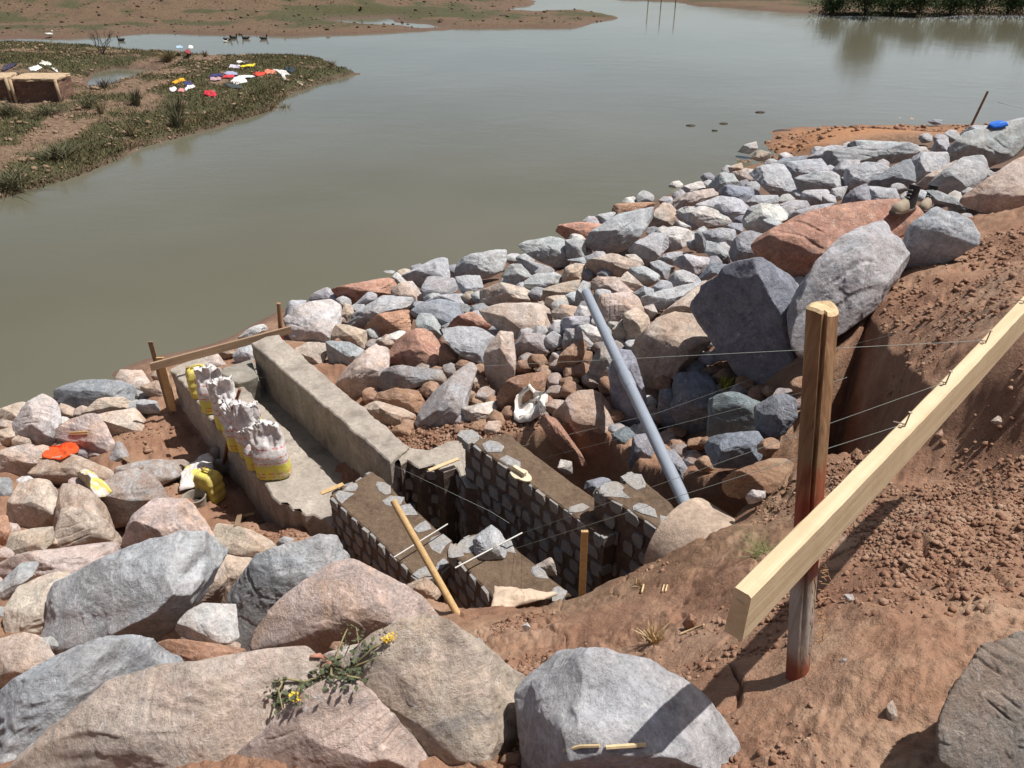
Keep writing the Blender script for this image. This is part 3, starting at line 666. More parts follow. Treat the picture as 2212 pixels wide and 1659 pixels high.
N1|w|1000,830 1060,780 1150,735 1330,740 1345,920 1280,965 1140,950 1010,900|front=1010,840;1100,870;1320,930;1200,880,depth=.5,lift=.9|small creamy white block wedged between three big boulders
N1|t|840,960 920,850 1000,820 1020,900 1080,940 980,960|lift=.3
N1|t|270,430 350,200 450,190 600,250 690,350 690,390 540,440 400,450|depth=.3,soil=.2
N1|p|0,560 0,500 150,440 430,430 560,400 700,375 700,440 520,530 350,590 150,650|depth=.4|long low pinkish slab left of the angular grey boulder
N1|t|30,760 100,640 330,540 410,550 350,700 300,820 255,950 140,930 40,910|front=60,830;200,800;310,770,depth=.5
N1|g|0,620 120,500 220,500 160,600 60,720 0,760 -80,700|
N1|p|-60,940 160,905 240,930 330,1050 250,1130 0,1260 -80,1200||pale pink boulder at the left edge of the foreground
N1|g|-60,1300 200,1110 400,1000 640,925 820,940 900,1040 1020,1110 930,1150 640,1220 520,1340 380,1460 250,1540 150,1560 -60,1700|front=60,1400;240,1320;360,1240;470,1060;630,960;420,1300,depth=.4,tilt=.5|long grey boulder with a pale flank and a dark rough side, lower left
N1|t|100,1700 200,1580 310,1500 420,1400 540,1270 680,1180 820,1140 1040,1110 1200,1070 1480,1030 1640,1005 1720,1080 1700,1330 1600,1420 1500,1480 1350,1640 1300,1800 100,1800|rv=.12,top=.45,nx=-.3,sharp=14,rough=.9|huge smooth tan boulder filling the bottom left foreground
N1|g|60,1680 100,1600 180,1530 310,1525 280,1600 200,1720|lift=.2
N1|o|850,980 960,935 1050,935 1200,960 1400,990 1360,1050 1200,1075 1040,1120 1000,1090 900,1050|depth=.3,soil=.3|flat rusty rock between the big foreground boulders
N2|g|-140,466 -60,330 80,220 250,130 350,90 440,65 560,120 650,270 560,400 280,500 70,720 60,880 -40,930 -110,800|tilt=.4|big rounded grey boulder left of the masonry trench
N2|p|60,870 80,700 280,480 480,350 620,250 740,290 860,340 1040,450 1150,550 1260,660 1180,700 1060,740 960,745 760,820 640,850 420,910|front=130,700;380,640;480,590;720,560;930,640;1000,720,depth=.5,sharp=24|large pink and grey boulder with a dark rusty underside
N2|t|520,1130 600,1020 780,900 850,800 980,720 1060,740 1200,665 1400,730 1580,860 1720,950 1840,1060 1850,1300 1800,1500 1660,1640 1500,1760 900,1760 900,1400 700,1200|rv=.10,top=.75,left=0,sharp=16,rough=.9|huge pale tan boulder at the bottom centre, left of the boulder with the shadow
N2|p|-100,1800 -80,1600 200,1370 330,1240 460,1120 570,1080 740,1120 820,1200 960,1340 1060,1480 1240,1659 1300,1800|rv=.10,top=.7,sharp=20,rough=.9|peaked pinkish grey boulder at the bottom edge under the uprooted weed
N2|t|440,930 560,860 800,800 900,830 800,900 620,960 520,1000|lift=.2,depth=.3
N5|g|150,960 330,880 350,800 480,750 600,770 680,730 880,740 1080,790 1250,890 1390,1000 1580,1150 1650,1270 1750,1430 1730,1510 1690,1600 1690,1760 180,1760 140,1450 130,1100|rv=.06,top=.16,zb=3.88,left=0,grow=1.03,sharp=20,rough=1|big grey boulder with a black post shadow and straw on it
N3|t|760,1420 800,1360 930,1315 1040,1420 1010,1480 900,1520|soil=.3|small tan stone at the foot of the leaning pole
N1|t|30,440 60,340 180,310 290,300 300,370 240,430 130,470 60,480|
N1|o|-40,410 -40,240 40,235 60,330 50,400 0,430|
R4|b|-60,1330 80,1310 90,1440 40,1520 -60,1500|soil=.1
R4|g|1010,770 1040,735 1160,750 1170,830 1060,840 1010,810|lift=.5|dark square rock left of the leaning timber stakes
R4|t|1120,560 1160,520 1240,540 1250,620 1150,620|
R4|t|1040,640 1150,600 1250,640 1240,780 1160,730 1080,700|soil=.3
R4|p|1430,440 1500,395 1600,400 1660,480 1600,520 1470,510|lift=.2|pinkish rock behind the far jerrycan
R4|w|1760,280 1850,200 1940,180 1975,220 1900,260 1800,300|tilt=.3|whitish rock showing above the brown form board
R4|g|1720,420 1760,360 1840,310 1870,390 1870,500 1760,500|tilt=.3
R4|t|1600,380 1700,330 1740,400 1660,440|soil=.4
R4|g|780,1220 860,1050 900,1060 960,1160 880,1240|soil=.3
R4|g|860,1230 1000,1190 1340,1180 1380,1200 1330,1320 1150,1400 900,1450|depth=.15,lift=.05,soil=.5,sharp=16|flat grey rock slab set in the trodden soil
R4|g|620,1430 860,1290 1000,1250 1150,1340 1230,1470 1000,1650 820,1700|depth=.15,lift=.05,soil=.5,sharp=16|flat dusty slab in front of the rounded pink topped boulder
N6|w|155,900 200,850 300,860 300,900 230,940 180,950|lift=.5
N6|t|1960,340 2010,305 2090,300 2090,340 2030,380|lift=.5
N6|o|1550,440 1600,400 1660,400 1650,450 1580,500|lift=.5
N3|w|1900,500 1920,440 2000,460 2005,540 1960,550|lift=1.6|small pale square stone behind the masonry wall
N7|m|1600,1240 1700,1130 1790,880 1880,770 2000,740 2212,620 2500,700 2500,1500 2300,1640 2000,1660 1700,1620 1560,1500|front=1720,1180;1850,850;2212,900;2212,1300;1950,1300,soil=.35,rough=2.2,lift=.1,jag=.6,sharp=2.5,rv=.3,left=0|large dusty grey mound at the bottom right corner
N3|g|1285,1000 1415,935 1480,990 1510,1060 1530,1110 1490,1160 1370,1225 1310,1170 1290,1080|front=1295,1085;1400,1110;1520,1100,zb=1.5,left=0|chunky grey building stone resting on top of the near masonry wall
N4|t|250,1230 370,1160 400,1200 375,1235 415,1290 390,1300 300,1260|zb=1.45|broken tan mortar lump on the end of the near masonry wall
N7|g|820,860 870,800 940,800 930,900|lift=.6,soil=.3
N7|t|1200,1160 1240,1120 1290,1250 1240,1370 1190,1270|lift=.6,soil=.3
N7|o|710,470 770,500 730,550 690,520|lift=.6,soil=.5
N7|w|880,330 940,330 960,380 900,390|lift=.8
N5|w|160,560 200,535 225,570 190,605|lift=.7
N5|o|1350,540 1400,470 1450,500 1440,580 1380,590|lift=.5,soil=.6
"""
i = 0
for ln in RD.strip().splitlines():
    f = ln.split('|'); bl, col, s = f[0], f[1], f[2]; opts = f[3] if len(f) > 3 else ''; lab = f[4] if len(f) > 4 else ''
    i += 1
    if 'skip' in opts: continue
    kw = {}
    for q in opts.split(','):
        if '=' in q and not q.startswith('front'): k, val = q.split('='); kw[k] = float(val)
    if 'front=' in opts:
        import re
        kw['front'] = [bp(bl, *map(float, c.split(','))) for c in re.search(r'front=([\d,.;]+?)(?=,[a-z]|$)', opts).group(1).split(';')]
    o = make_rock(poly(bl, s), col, 100+i, name='boulder', **kw)
    ROCKS[-1]['lab'] = lab

# ------------------------------------------------------------------ rubble filling the gaps between the traced boulders
TRACED = [np.array(poly(l.split('|')[0], l.split('|')[2])) for l in RD.strip().splitlines() if 'skip' not in l]
rg = np.random.RandomState(5); FILL = []
def fillzone(Z, step, rr, seed0):
    xs = [q[0] for q in Z]; ys = [q[1] for q in Z]; k = 0
    gx, gy = np.meshgrid(np.arange(min(xs), max(xs), step), np.arange(min(ys), max(ys), step*.8))
    for x, y in zip(gx.ravel(), gy.ravel()):
        f = rr(x, y); x += rg.uniform(-.3, .3)*step; y += rg.uniform(-.3, .3)*step
        xa, ya = np.array([x]), np.array([y])
        if sdist(xa, ya, Z)[0] < 0: continue
        if f < step*.5 and rg.rand() < 0: continue
        if max(sdist(xa, ya, T)[0] for T in TRACED) > 3.5: continue
        n = rg.randint(6, 9); a0 = rg.uniform(0, 6.28); asp = rg.uniform(.6, .9)
        pl = [(x + f*rg.uniform(.8, 1.15)*math.cos(a0+6.28*j/n), y + f*asp*rg.uniform(.8, 1.15)*math.sin(a0+6.28*j/n)) for j in range(n)]
        so_ = .5 if (700 < x < 1350 and y > 740) or (x > 1400 and y > 800) else .1
        col = rg.choice(list('gggbgwgb' if x > 1180 or y < 560 else 'ggbtgg' if x > 900 else 'gttpgw')) if so_ < .4 or rg.rand() < .5 else 's'
        make_rock(pl, col, seed0+k, name='rubble_stone', soil=so_, lift=-.35, res=4, rv=.3); k += 1
        ROCKS[-1]['fill'] = True
fillzone(ZR, 33, lambda x, y: 16+ (y-300)*.012, 5000)
fillzone(ZL, 40, lambda x, y: 24, 7000)
print('fill', sum(1 for r in ROCKS if r.get('fill')))
# ------------------------------------------------------------------ materials of the works
def m_concrete(name, c, dirt=.5):
    m = NM(name); v = m.coord('Object'); a = m.noise(v, 3, 6, .65); b = m.noise(v, 28, 6, .7); d = m.noise(v, 140, 3, .7)
    c = np.array(c); col = m.ramp(a, (.34, tuple(c*.55)), (.46, tuple(c*.92)), (.56, tuple(c)), (.68, tuple(c*1.3)))
    wsp = m.n('ShaderNodeSeparateXYZ'); m.l(v, wsp.inputs[0]); drip = m.noise(m.coord('Object', scale=(1, 1, .12)), 9, 5, .7); col = m.mix(m.ramp(drip, (.50, 0.), (.64, .45)), col, tuple(c*.5))
    col = m.mix(m.ramp(b, (.38, dirt), (.55, 0.)), col, (.24, .185, .14)); col = m.mix(m.ramp(d, (.62, 0.), (.74, .45)), col, (.58, .54, .48))
    m.base(col); m.bump(m.math('ADD', b, m.math('MULTIPLY', d, .5)), .8, .012); return m.m
M_CON = m_concrete('old_concrete', (.39, .345, .295)); M_SLAB = m_concrete('dark_screed', (.27, .25, .215), .3)  # screed colour is darker than the walls
M_MORT = NM('fresh_mortar'); m = M_MORT; v = m.coord('Object'); b = m.noise(v, 22, 8, .75); a = m.noise(v, 4, 4)
m.base(m.mix(m.ramp(a, (.35, 0.), (.65, .6)), m.ramp(b, (.3, (.065, .042, .026)), (.55, (.15, .10, .066)), (.75, (.27, .195, .13))), (.21, .15, .10))); m.bump(b, 1.0, .03); M_MORT = m.m
M_JOINT = simple('mud_joint', (.135, .10, .08), .95, .3, 18, .8, .01)
M_STONE = NM('cut_granite'); m = M_STONE; v = m.coord('Object'); b = m.noise(v, 35, 6, .75); a = m.noise(v, 7, 4)
m.base(m.mix(m.ramp(a, (.4, 0.), (.7, .6)), m.ramp(b, (.3, (.16, .16, .165)), (.55, (.31, .31, .31)), (.75, (.50, .49, .47))), (.30, .255, .21))); m.bump(b, .8, .012); M_STONE = m.m
M_FACE = NM('wall_stone'); m = M_FACE; v = m.coord('Object'); b = m.noise(v, 30, 6, .75); a = m.noise(v, 5, 3)
m.base(m.mix(m.ramp(a, (.4, 0.), (.65, .7)), m.ramp(b, (.3, (.17, .17, .175)), (.6, (.29, .29, .29)), (.8, (.40, .39, .38))), (.29, .25, .21))); m.bump(b, .9, .015); M_FACE = m.m
def resample(pts, step):
    out = []; n = len(pts)
    for i in range(n):
        a, b = np.array(pts[i]), np.array(pts[(i+1) % n]); k = max(1, int(np.linalg.norm(b-a)/step))
        for j in range(k): out.append(a + (b-a)*j/k)
    return np.array(out)
def ccw(p):
    p = np.array(p); x, y = p[:, 0], p[:, 1]; return p if (x*np.roll(y, -1)-np.roll(x, -1)*y).sum() > 0 else p[::-1]
def solid(name, top, zbot, mat, parent=None, step=.05, jit=.008, seed=0, topjit=.006, mattop=None):
    """prism with ragged weathered edges; top is a ring of world points"""
    r0 = resample(ccw(top), step); n = len(r0); c = r0.mean(0); rings = []
    d2 = np.roll(r0, -1, 0)-np.roll(r0, 1, 0); nn = np.c_[d2[:, 1], -d2[:, 0], 0*d2[:, 0]]; nn /= np.linalg.norm(nn, axis=1)[:, None]+1e-9
    H = r0[:, 2].mean()-zbot; zs = np.r_[np.linspace(0, 1, max(3, int(H/.07))), 1.0]
    for i, f in enumerate(zs):
        r = r0.copy(); r[:, 2] = zbot + (r0[:, 2]-zbot)*f
        q = np.c_[r*[1, 1, 1]]; dd = jit*2.2*fbm(q*6, 4, seed) + jit*fbm(q*25, 3, seed+1)
        if i == len(zs)-1: dd -= .012; r[:, 2] += 0.0
        elif i == len(zs)-2: r[:, 2] -= .012
        r = r + nn*dd[:, None]; rings.append(r)
    V = np.concatenate(rings); F_ = []
    for i in range(len(rings)-1):
        for k in range(n): F_.append((i*n+k, i*n+(k+1) % n, (i+1)*n+(k+1) % n, (i+1)*n+k))
    me = bpy.data.meshes.new(name); me.from_pydata([tuple(map(float, q)) for q in V], [], F_)
    bm = bmesh.new(); bm.from_mesh(me); bm.verts.ensure_lookup_table()
    f = bm.faces.new([bm.verts[(len(rings)-1)*n+k] for k in range(n)]); rt = bmesh.ops.triangulate(bm, faces=[f], quad_method='BEAUTY', ngon_method='BEAUTY')
    for _ in range(5):
        fs = [g for g in bm.faces if abs(g.normal.z) > .8 or len(g.verts) == 3]; ed = list({e for g in fs for e in g.edges if e.calc_length() > .09 and all(len(q.verts) == 3 for q in e.link_faces)})
        if not ed: break
        bmesh.ops.subdivide_edges(bm, edges=ed, cuts=1); bmesh.ops.triangulate(bm, faces=[g for g in bm.faces if len(g.verts) > 4])
    bmesh.ops.recalc_face_normals(bm, faces=bm.faces[:])
    tv = [q for q in bm.verts if len({len(g.verts) for g in q.link_faces}) == 1 and len(q.link_faces[0].verts) == 3] if bm.faces else []
    if tv:
        co = np.array([q.co[:] for q in tv]); dz = topjit*2*fbm(co*7, 4, seed+3)
        for q, z in zip(tv, dz): q.co.z += z
    if mattop:
        for g in bm.faces:
            g.normal_update()
            if g.normal.z > .6: g.material_index = 1
    bm.to_mesh(me); bm.free()
    o = bpy.data.objects.new(name, me); COL.objects.link(o); me.materials.append(mat)
    if mattop: me.materials.append(mattop)
    if parent is not None: o.parent = parent
    return o
def stones_on(edge, zbot, seed, bw=.165, bh=.14, prot=.014, topz=None):
    """courses of rough cut stones on one wall face; edge = list of top points, outward side is on the right"""
    rg = np.random.RandomState(seed); mb = MB()
    for a, b in zip(edge[:-1], edge[1:]):
        a, b = np.array(a), np.array(b); L = np.linalg.norm((b-a)[:2]); e = (b-a)/L; n_ = np.array([e[1], -e[0], 0]); n_ /= np.linalg.norm(n_)
        z0 = min(a[2], b[2]); r = 0; z = z0-.005
        while z-bh*.5 > zbot:
            u = (r % 2)*bw*.5 + rg.uniform(-.02, .02)
            while u < L-.03:
                w_ = bw*rg.uniform(.62, .86); h_ = bh*rg.uniform(.66, .86); uu = min(u+w_, L-.005)
                if uu-u > .04:
                    zt = z + (a[2]-z0)*(1-u/L) + (b[2]-z0)*u/L; sk = rg.uniform(-.02, .02)
                    pr = [(u+.01, 0), (u, -h_*.45), (u+.015+sk, -h_), (uu-.01, -h_*.97), (uu, -h_*.5), (uu-.02+sk, .0)]
                    pr = [(p_[0]+rg.uniform(-.008, .008), p_[1]+rg.uniform(-.006, .006)) for p_ in pr]
                    ax = a*[1, 1, 0]+[0, 0, zt]
                    pp = prot*rg.uniform(.5, 1.6); ex = e*[1, 1, 0]
                    V0 = [ax + ex*x_ + [0, 0, y_] - n_*.03 for x_, y_ in pr]; cx = sum(p_[0] for p_ in pr)/6; cy = sum(p_[1] for p_ in pr)/6
                    V1 = [ax + ex*(cx+(x_-cx)*.94) + [0, 0, cy+(y_-cy)*.94] + n_*pp*rg.uniform(.8, 1.1) for x_, y_ in pr]
                    mb.loft([V0, V1])
                u = uu + bw*rg.uniform(.14, .3)
            z -= bh; r += 1
    return mb
def cap_stones(edge, seed, inset=.01, size=.16, prob=.7, up=.008):
    rg = np.random.RandomState(seed); out = []
    for a, b in zip(edge[:-1], edge[1:]):
        a, b = np.array(a), np.array(b); L = np.linalg.norm(b-a); e = (b-a)/L; n_ = np.array([e[1], -e[0], 0]); u = 0
        while u < L-.05:
            w_ = size*rg.uniform(.7, 1.3)
            if rg.rand() < prob:
                dpt = size*rg.uniform(.5, 1.1); c = a + e*(u+w_/2) - n_*(inset+dpt*.5); 
                out.append((c, e*w_*.46, n_*dpt*.5, up*rg.uniform(.4, 1.3)))
            u += w_ + rg.uniform(.0, .14)
    return out
def add_caps(parent, lst, seed):
    rg = np.random.RandomState(seed); mb = MB()
    for c, ax, ay, up in lst:
        r0 = []; r1 = []; r2 = []
        for k in range(7):
            t = 2*math.pi*k/7 + rg.uniform(-.25, .25); s = 1.2*rg.uniform(.6, 1.3)
            q = c + ax*math.cos(t)*s + ay*math.sin(t)*s
            r0.append(q - [0, 0, .05]); r1.append(q + [0, 0, up*.6]); r2.append(c + (q-c)*.75 + [0, 0, up + rg.uniform(-.004, .006)])
        mb.loft([r0, r1, r2])
    return mb.build('coping_stone_course', M_STONE, parent, sm=False)
def PP(s, dz=0):
    return [P(*map(float, q.split(','))) + [0, 0, dz] for q in s.split()]
# ------------------------------------------------------------------ concrete walls of the channel
wa = PP("369,798,1 392,784,1 430,770,1 470,792,1 515,822,1 625,937,1 733,1050,1 770,1090,1 722,1140,1 704,1122,1 690,1120,1 676,1112,1 660,1112,1 648,1100,1 632,1102,1 618,1088,1 603,1088,1")
A_ = solid('concrete_wall', wa, .15, M_CON, jit=.012, seed=3, step=.035)
tag(A_, 'broad low concrete wall carrying the row of cement bags', 'wall')
wb = PP("543,741,1.3 575,727,1.3 602,723,1.3 622,742,1.3 750,851,1.3 884,964,1.3 843,998,1.3")
B_ = solid('concrete_wall', wb, .15, M_CON, jit=.012, seed=9)
tag(B_, 'long bare concrete wall with ragged edges on the riprap side of the channel', 'wall')
fl = PP("480,795,.72 545,775,.72 560,800,.72 860,1010,.72 800,1075,.72 700,1030,.72 500,840,.72")
FL = solid('channel_floor', fl, .2, M_SLAB, jit=.004, seed=4, topjit=.003); tag(FL, 'dark concrete floor between the two walls', 'floor', kind='structure')
sl = PP("468,800,1.06 545,782,1.06 556,812,1.06 535,822,1.06 513,828,1.06 480,808,1.06")
SL = solid('stone_sill', sl, .6, M_SLAB, jit=.006, seed=14); tag(SL, 'grey sill slab closing the river end of the channel', 'slab')
# ------------------------------------------------------------------ masonry walls
def masonry(top, zbot, faces, label, seed, capf=None, mattop=M_MORT, **k):
    c = np.mean(top, 0); e = empty('masonry_wall', (c[0], c[1], zbot), label, 'wall')
    def loc(L_): return [np.array(q)-[c[0], c[1], zbot] for q in L_]
    core = solid('mortar_core', loc(top), 0, M_JOINT, e, jit=.006, seed=seed, mattop=mattop, topjit=.02)
    for i, fc in enumerate(faces): stones_on(loc(fc), .05, seed+i, **k).build('stone_facing', M_FACE, core)
    lst = []
    for i, (fc, pr) in enumerate(capf or []): lst += cap_stones(loc(fc), seed+20+i, prob=pr)
    if lst: add_caps(core, lst, seed+50)
    return e
T = PP("843,997,1.26 884,965,1.26 925,972,1.26 968,952,1.26 1002,950,1.26 1060,1000,1.26 1060,1060,1.26 1006,1052,1.26 985,1010,1.26 958,1020,1.26 935,1003,1.26 905,1010,1.26 880,994,1.26 866,1004,1.26 854,988,1.26")
masonry(T, .3, [[T[0]+[0, 0, -.05], T[8]+[0, 0, -.05]], [T[8]+[0, 0, -.05], T[7]+[0, 0, -.05]]], 'ragged stepped masonry piece joining the concrete wall to the tall masonry wall', 31, mattop=M_CON)
Cw = PP("1003,944,1.7 1026,934,1.7 1043,947,1.7 1073,940,1.7 1096,934,1.7 1180,1000,1.7 1345,1118,1.7 1330,1150,1.7 1306,1160,1.7 1130,1035,1.7")
masonry(Cw, .3, [[Cw[0], Cw[9], Cw[8]], [Cw[8], Cw[7], Cw[6]], [Cw[2], Cw[1], Cw[0]]], 'tall masonry wall topped with brown mortar and a wooden float', 33,
        [([Cw[2], Cw[1], Cw[0]], 1), ([Cw[0], Cw[9], Cw[8]], .18), ([Cw[4], Cw[3]], .9)])
Dw = PP("1286,1058,1.95 1300,1046,1.95 1330,1038,1.95 1350,1046,1.95 1352,1030,1.95 1376,1021,1.95 1390,1034,1.95 1440,1078,1.95 1490,1122,1.95 1460,1150,1.95 1429,1146,1.95 1350,1095,1.95")
masonry(Dw, .3, [[Dw[0], Dw[11], Dw[10], Dw[9]], [Dw[2], Dw[1], Dw[0]]], 'short masonry wall running up to the buried concrete pipe', 35, [([Dw[3], Dw[2], Dw[1], Dw[0]], 1), ([Dw[0], Dw[11], Dw[10]], .7), ([Dw[6], Dw[5], Dw[4]], 1)])
Ew = PP("712,1070,1.3 736,1052,1.3 765,1040,1.3 785,1028,1.3 803,1017,1.3 826,1031,1.3 853,1063,1.3 941,1139,1.3 985,1176,1.3 975,1215,1.3 950,1238,1.3 905,1256,1.3 800,1150,1.3")
masonry(Ew, .3, [[Ew[0], Ew[12], Ew[11]], [Ew[11], Ew[10], Ew[9]], [Ew[4], Ew[3], Ew[2], Ew[1], Ew[0]]], 'masonry wall with lumpy wet mortar, left side of the trench, a steel rod across it', 37,
        [([Ew[2], Ew[1], Ew[0]], 1), ([Ew[0], Ew[12], Ew[11]], .3), ([Ew[8], Ew[7], Ew[6], Ew[5], Ew[4]], .6), ([Ew[11], Ew[10], Ew[9]], .6)])
Fw = PP("968,1182,1.5 988,1172,1.5 1017,1154,1.5 1050,1148,1.5 1082,1151,1.5 1105,1175,1.5 1161,1221,1.5 1235,1285,1.5 1146,1296,1.5 1064,1290,1.5")
masonry(Fw, .3, [[Fw[0], Fw[9]], [Fw[2], Fw[1], Fw[0]]], 'near masonry wall carrying the chunky grey stone, end covered by sacking', 39, [([Fw[2], Fw[1], Fw[0]], 1), ([Fw[7], Fw[6], Fw[5], Fw[4]], .45)])
# ------------------------------------------------------------------ pipes
M_PVC = simple('grey_plastic', (.27, .30, .345), .38, .06, 9, .1, .001, .5)
M_CULV = m_concrete('culvert_concrete', (.46, .35, .27), .6)
ea = PT(1266, 632, .0046); eb = PT(1492, 1112, .00318); d = (eb-ea); Lp = np.linalg.norm(d); d /= Lp
e = empty('plastic_pipe', ea, 'long grey plastic pipe sloping down to the buried concrete pipe', 'pipe')
mb = MB(); z3 = np.zeros(3); mb.tube([z3, d*.005, d*(Lp+.35)], [.046, .047, .047], 28, cap=False); mb.tube([z3, d*.4], [.042, .042], 28, cap=False); tb_ = mb.build('tube', M_PVC, e, sm=True)
fs = .46*Lp; mb = MB(); mb.tube([d*(fs-.03), d*fs, d*(fs+.16), d*(fs+.19)], [.048, .055, .055, .048], 28, cap=False); mb.build('socket', M_PVC, tb_, sm=True)
pd = np.array([.62, -.78, .03]); pd /= np.linalg.norm(pd); pc = P(1485, 1135, 1.75) 
pc = np.array([1.02, 3.72, 2.23])
mb = MB(); R1 = .31
rings = []
for k, (s, r) in enumerate(((0, R1-.05), (0, R1), (.3, R1), (.8, R1), (1.6, R1), (1.6, R1-.05), (.8, R1-.05), (0, R1-.05))):
    a = np.cross(pd, [0, 0, 1]); a /= np.linalg.norm(a); b = np.cross(a, pd)
    rings.append([pc + pd*s + r*(a*math.cos(t)+b*math.sin(t)) for t in np.linspace(0, 2*math.pi, 49)[:-1]])
mb.loft(rings, cap=False); cu = mb.build('concrete_pipe', M_CULV, sm=True, auto=40); tag(cu, 'buried concrete drain pipe whose rounded end shows in the soil', 'pipe')
# ------------------------------------------------------------------ timber
M_NEW = wood('sawn_timber', (.66, .50, .30), (.52, .37, .20), (3, 3, 3)); M_OLD = wood('weathered_timber', (.30, .21, .135), (.19, .12, .075), (3, 3, 3)); M_PALE = wood('raw_timber', (.55, .38, .19), (.42, .27, .12), (3, 3, 3))
def wood_along(name, c, c2, d):
    m = NM(name); v = m.coord('Object'); q = Vector((0, 0, 1)).rotation_difference(Vector(d)).inverted().to_euler()
    mp = m.n('ShaderNodeMapping'); mp.inputs['Rotation'].default_value = q; m.l(v, mp.inputs['Vector'])
    mp2 = m.n('ShaderNodeMapping'); mp2.inputs['Scale'].default_value = (1, 1, .05); m.l(mp.outputs[0], mp2.inputs['Vector'])
    f = m.noise(mp2.outputs[0], 34, 5, .6, .4); g = m.noise(mp.outputs[0], 7, 4, .6); h = m.noise(mp.outputs[0], 60, 3, .7)
    col = m.ramp(f, (.3, c2), (.62, c)); col = m.mix(m.ramp(g, (.5, 0.), (.75, .5)), col, tuple(np.array(c2)*.85)); col = m.mix(m.ramp(h, (.62, 0.), (.75, .35)), col, tuple(np.array(c)*1.1))
    m.base(col); m.b.inputs['Roughness'].default_value = .7; m.bump(m.math('ADD', f, m.math('MULTIPLY', h, .3)), .5, .004); return m.m
# batter board across the foreground
zt = 4.36
p_tl = P(1583, 1266, zt); p_tr = P(1616, 1291, zt); far_l = P(2320, 525, zt); far_r = p_tr + (far_l-p_tl)
dirb = (far_l-p_tl)/np.linalg.norm(far_l-p_tl); Lb = np.linalg.norm(far_l-p_tl); nb = np.cross(dirb, [0, 0, 1]); nb /= np.linalg.norm(nb)
if np.dot(nb, p_tr-p_tl) < 0: nb = -nb
tw = .044; hb = .135
be = empty('batter_board', p_tl + nb*tw/2 - [0, 0, hb], 'long pale sawn plank crossing the lower right, nails along its top', 'plank')
o0 = p_tl + nb*tw/2 - np.array([0, 0, hb])
M_BD = wood_along('pale_sawn_plank', (.60, .475, .31), (.48, .36, .215), dirb)
mb = MB(); rg = np.random.RandomState(2); rings = []
for i in range(60):
    s = Lb*i/59; bow = .006*math.sin(s*1.4) ; j = rg.uniform(-.0008, .0008, 8)
    c = dirb*s + nb*bow
    rings.append([c - nb*(tw/2) + [0, 0, j[0]], c - nb*(tw/2-.003+j[1]) + [0, 0, hb-.003], c - nb*(tw/2-.006) + [0, 0, hb], c + nb*(tw/2-.006) + [0, 0, hb], c + nb*(tw/2+j[2]) + [0, 0, hb-.005], c + nb*(tw/2) + [0, 0, j[3]]])
mb.loft(rings); mb.build('plank', M_BD, be)
M_STEEL = simple('rusty_steel', (.30, .22, .17), .55, .3, 30, .3, .002, .5)
NAILS = []
for px, py in ((1952, 920), (2046, 832), (2132, 742), (2215, 655)):
    q = P(px, py, zt) ; s = np.dot(q-p_tl, dirb); q = dirb*s + nb*.004 + [0, 0, hb]
    mb = MB(); up = np.array([.004, .0, .045]); mb.tube([q - up*.4, q+up*.6, q+up], .0022, 7); mb.tube([q+up, q+up*1.03], .0055, 8); mb.tube([q+up*.15, q+up*.15-nb*.03 - dirb*.01], .0018, 6); mb.build('nail', M_STEEL, be)
    NAILS.append(q + o0 + up*.2)
# round post carrying the board
M_POST = NM('post_wood'); m = M_POST; tc = m.coord('Object'); g = m.coord('Object', scale=(1, 1, .06)); f = m.noise(g, 40, 5, .6, .4); n_ = m.noise(tc, 6, 5, .6)
sx = m.n('ShaderNodeSeparateXYZ'); m.l(tc, sx.inputs[0])
bark = m.ramp(f, (.3, (.11, .058, .03)), (.5, (.22, .12, .06)), (.7, (.33, .20, .105)))
def ss(x_, a_, b_):
    q = m.n('ShaderNodeMapRange'); m.l(x_, q.inputs[0]); q.inputs[1].default_value = a_; q.inputs[2].default_value = b_; return q.outputs[0]
def band(lo, hi, amp=.07):
    zz = m.math('ADD', sx.outputs[2], m.math('MULTIPLY', m.math('SUBTRACT', n_, .5), amp*4)); r1 = ss(zz, lo-.02, lo+.02); r2 = ss(zz, hi+.05, hi-.05); return m.math('MULTIPLY', m.math('MULTIPLY', r1, r2), m.ramp(m.noise(g, 16, 5, .7), (.30, .25), (.52, .9)))
col = m.mix(band(.33, .64), bark, m.ramp(f, (.3, (.17, .028, .016)), (.6, (.30, .06, .032))))
col = m.mix(band(.08, .33, .01), col, m.ramp(f, (.3, (.24, .20, .17)), (.6, (.42, .37, .32)))); col = m.mix(band(-.4, .08, .01), col, (.22, .045, .03)); m.base(col); m.bump(f, .7, .006); m.b.inputs['Roughness'].default_value = .75
M_CUT = simple('cut_end_grain', (.52, .38, .22), .85, .25, 30, .5, .004)
pb = PT(1745, 1512, .00132); top = PY(1776, 668, pb[1]+.36); pz = pb - [0, 0, .25]
pe = empty('round_post', pb, 'thick round wooden post, split at the top, middle painted red', 'post')
n = 36; rings = []; rg = np.random.RandomState(8); H = 24
for i in range(H+1):
    s = i/H; c = (pz + (top-pz)*s) - pb; r = .030 + .010*s; ring = []
    for k in range(n):
        a = 2*math.pi*k/n; split = .35*math.exp(-((a-4.55)/.10)**2)*smooth(.15, .6, np.array(s)) ; rr = r*(1 + .05*math.sin(3*a+1)+.03*math.sin(5*a+s*4) - split)
        ring.append(c + np.array([rr*math.cos(a), rr*math.sin(a), (.006*math.sin(2*a) if i == H else 0)]))
    rings.append(ring)
ring = [(top-pb) + (np.array(q)-(top-pb))*.82 + [0, 0, .008] for q in rings[-1]]
mb = MB(); mb.loft(rings, cap=False); mb.F.append(tuple(range(n))[::-1]); tk_ = mb.build('trunk', M_POST.m, pe, sm=True, auto=50)
mb = MB(); mb.loft([rings[-1], ring]); mb.build('cut_top', M_CUT, tk_)
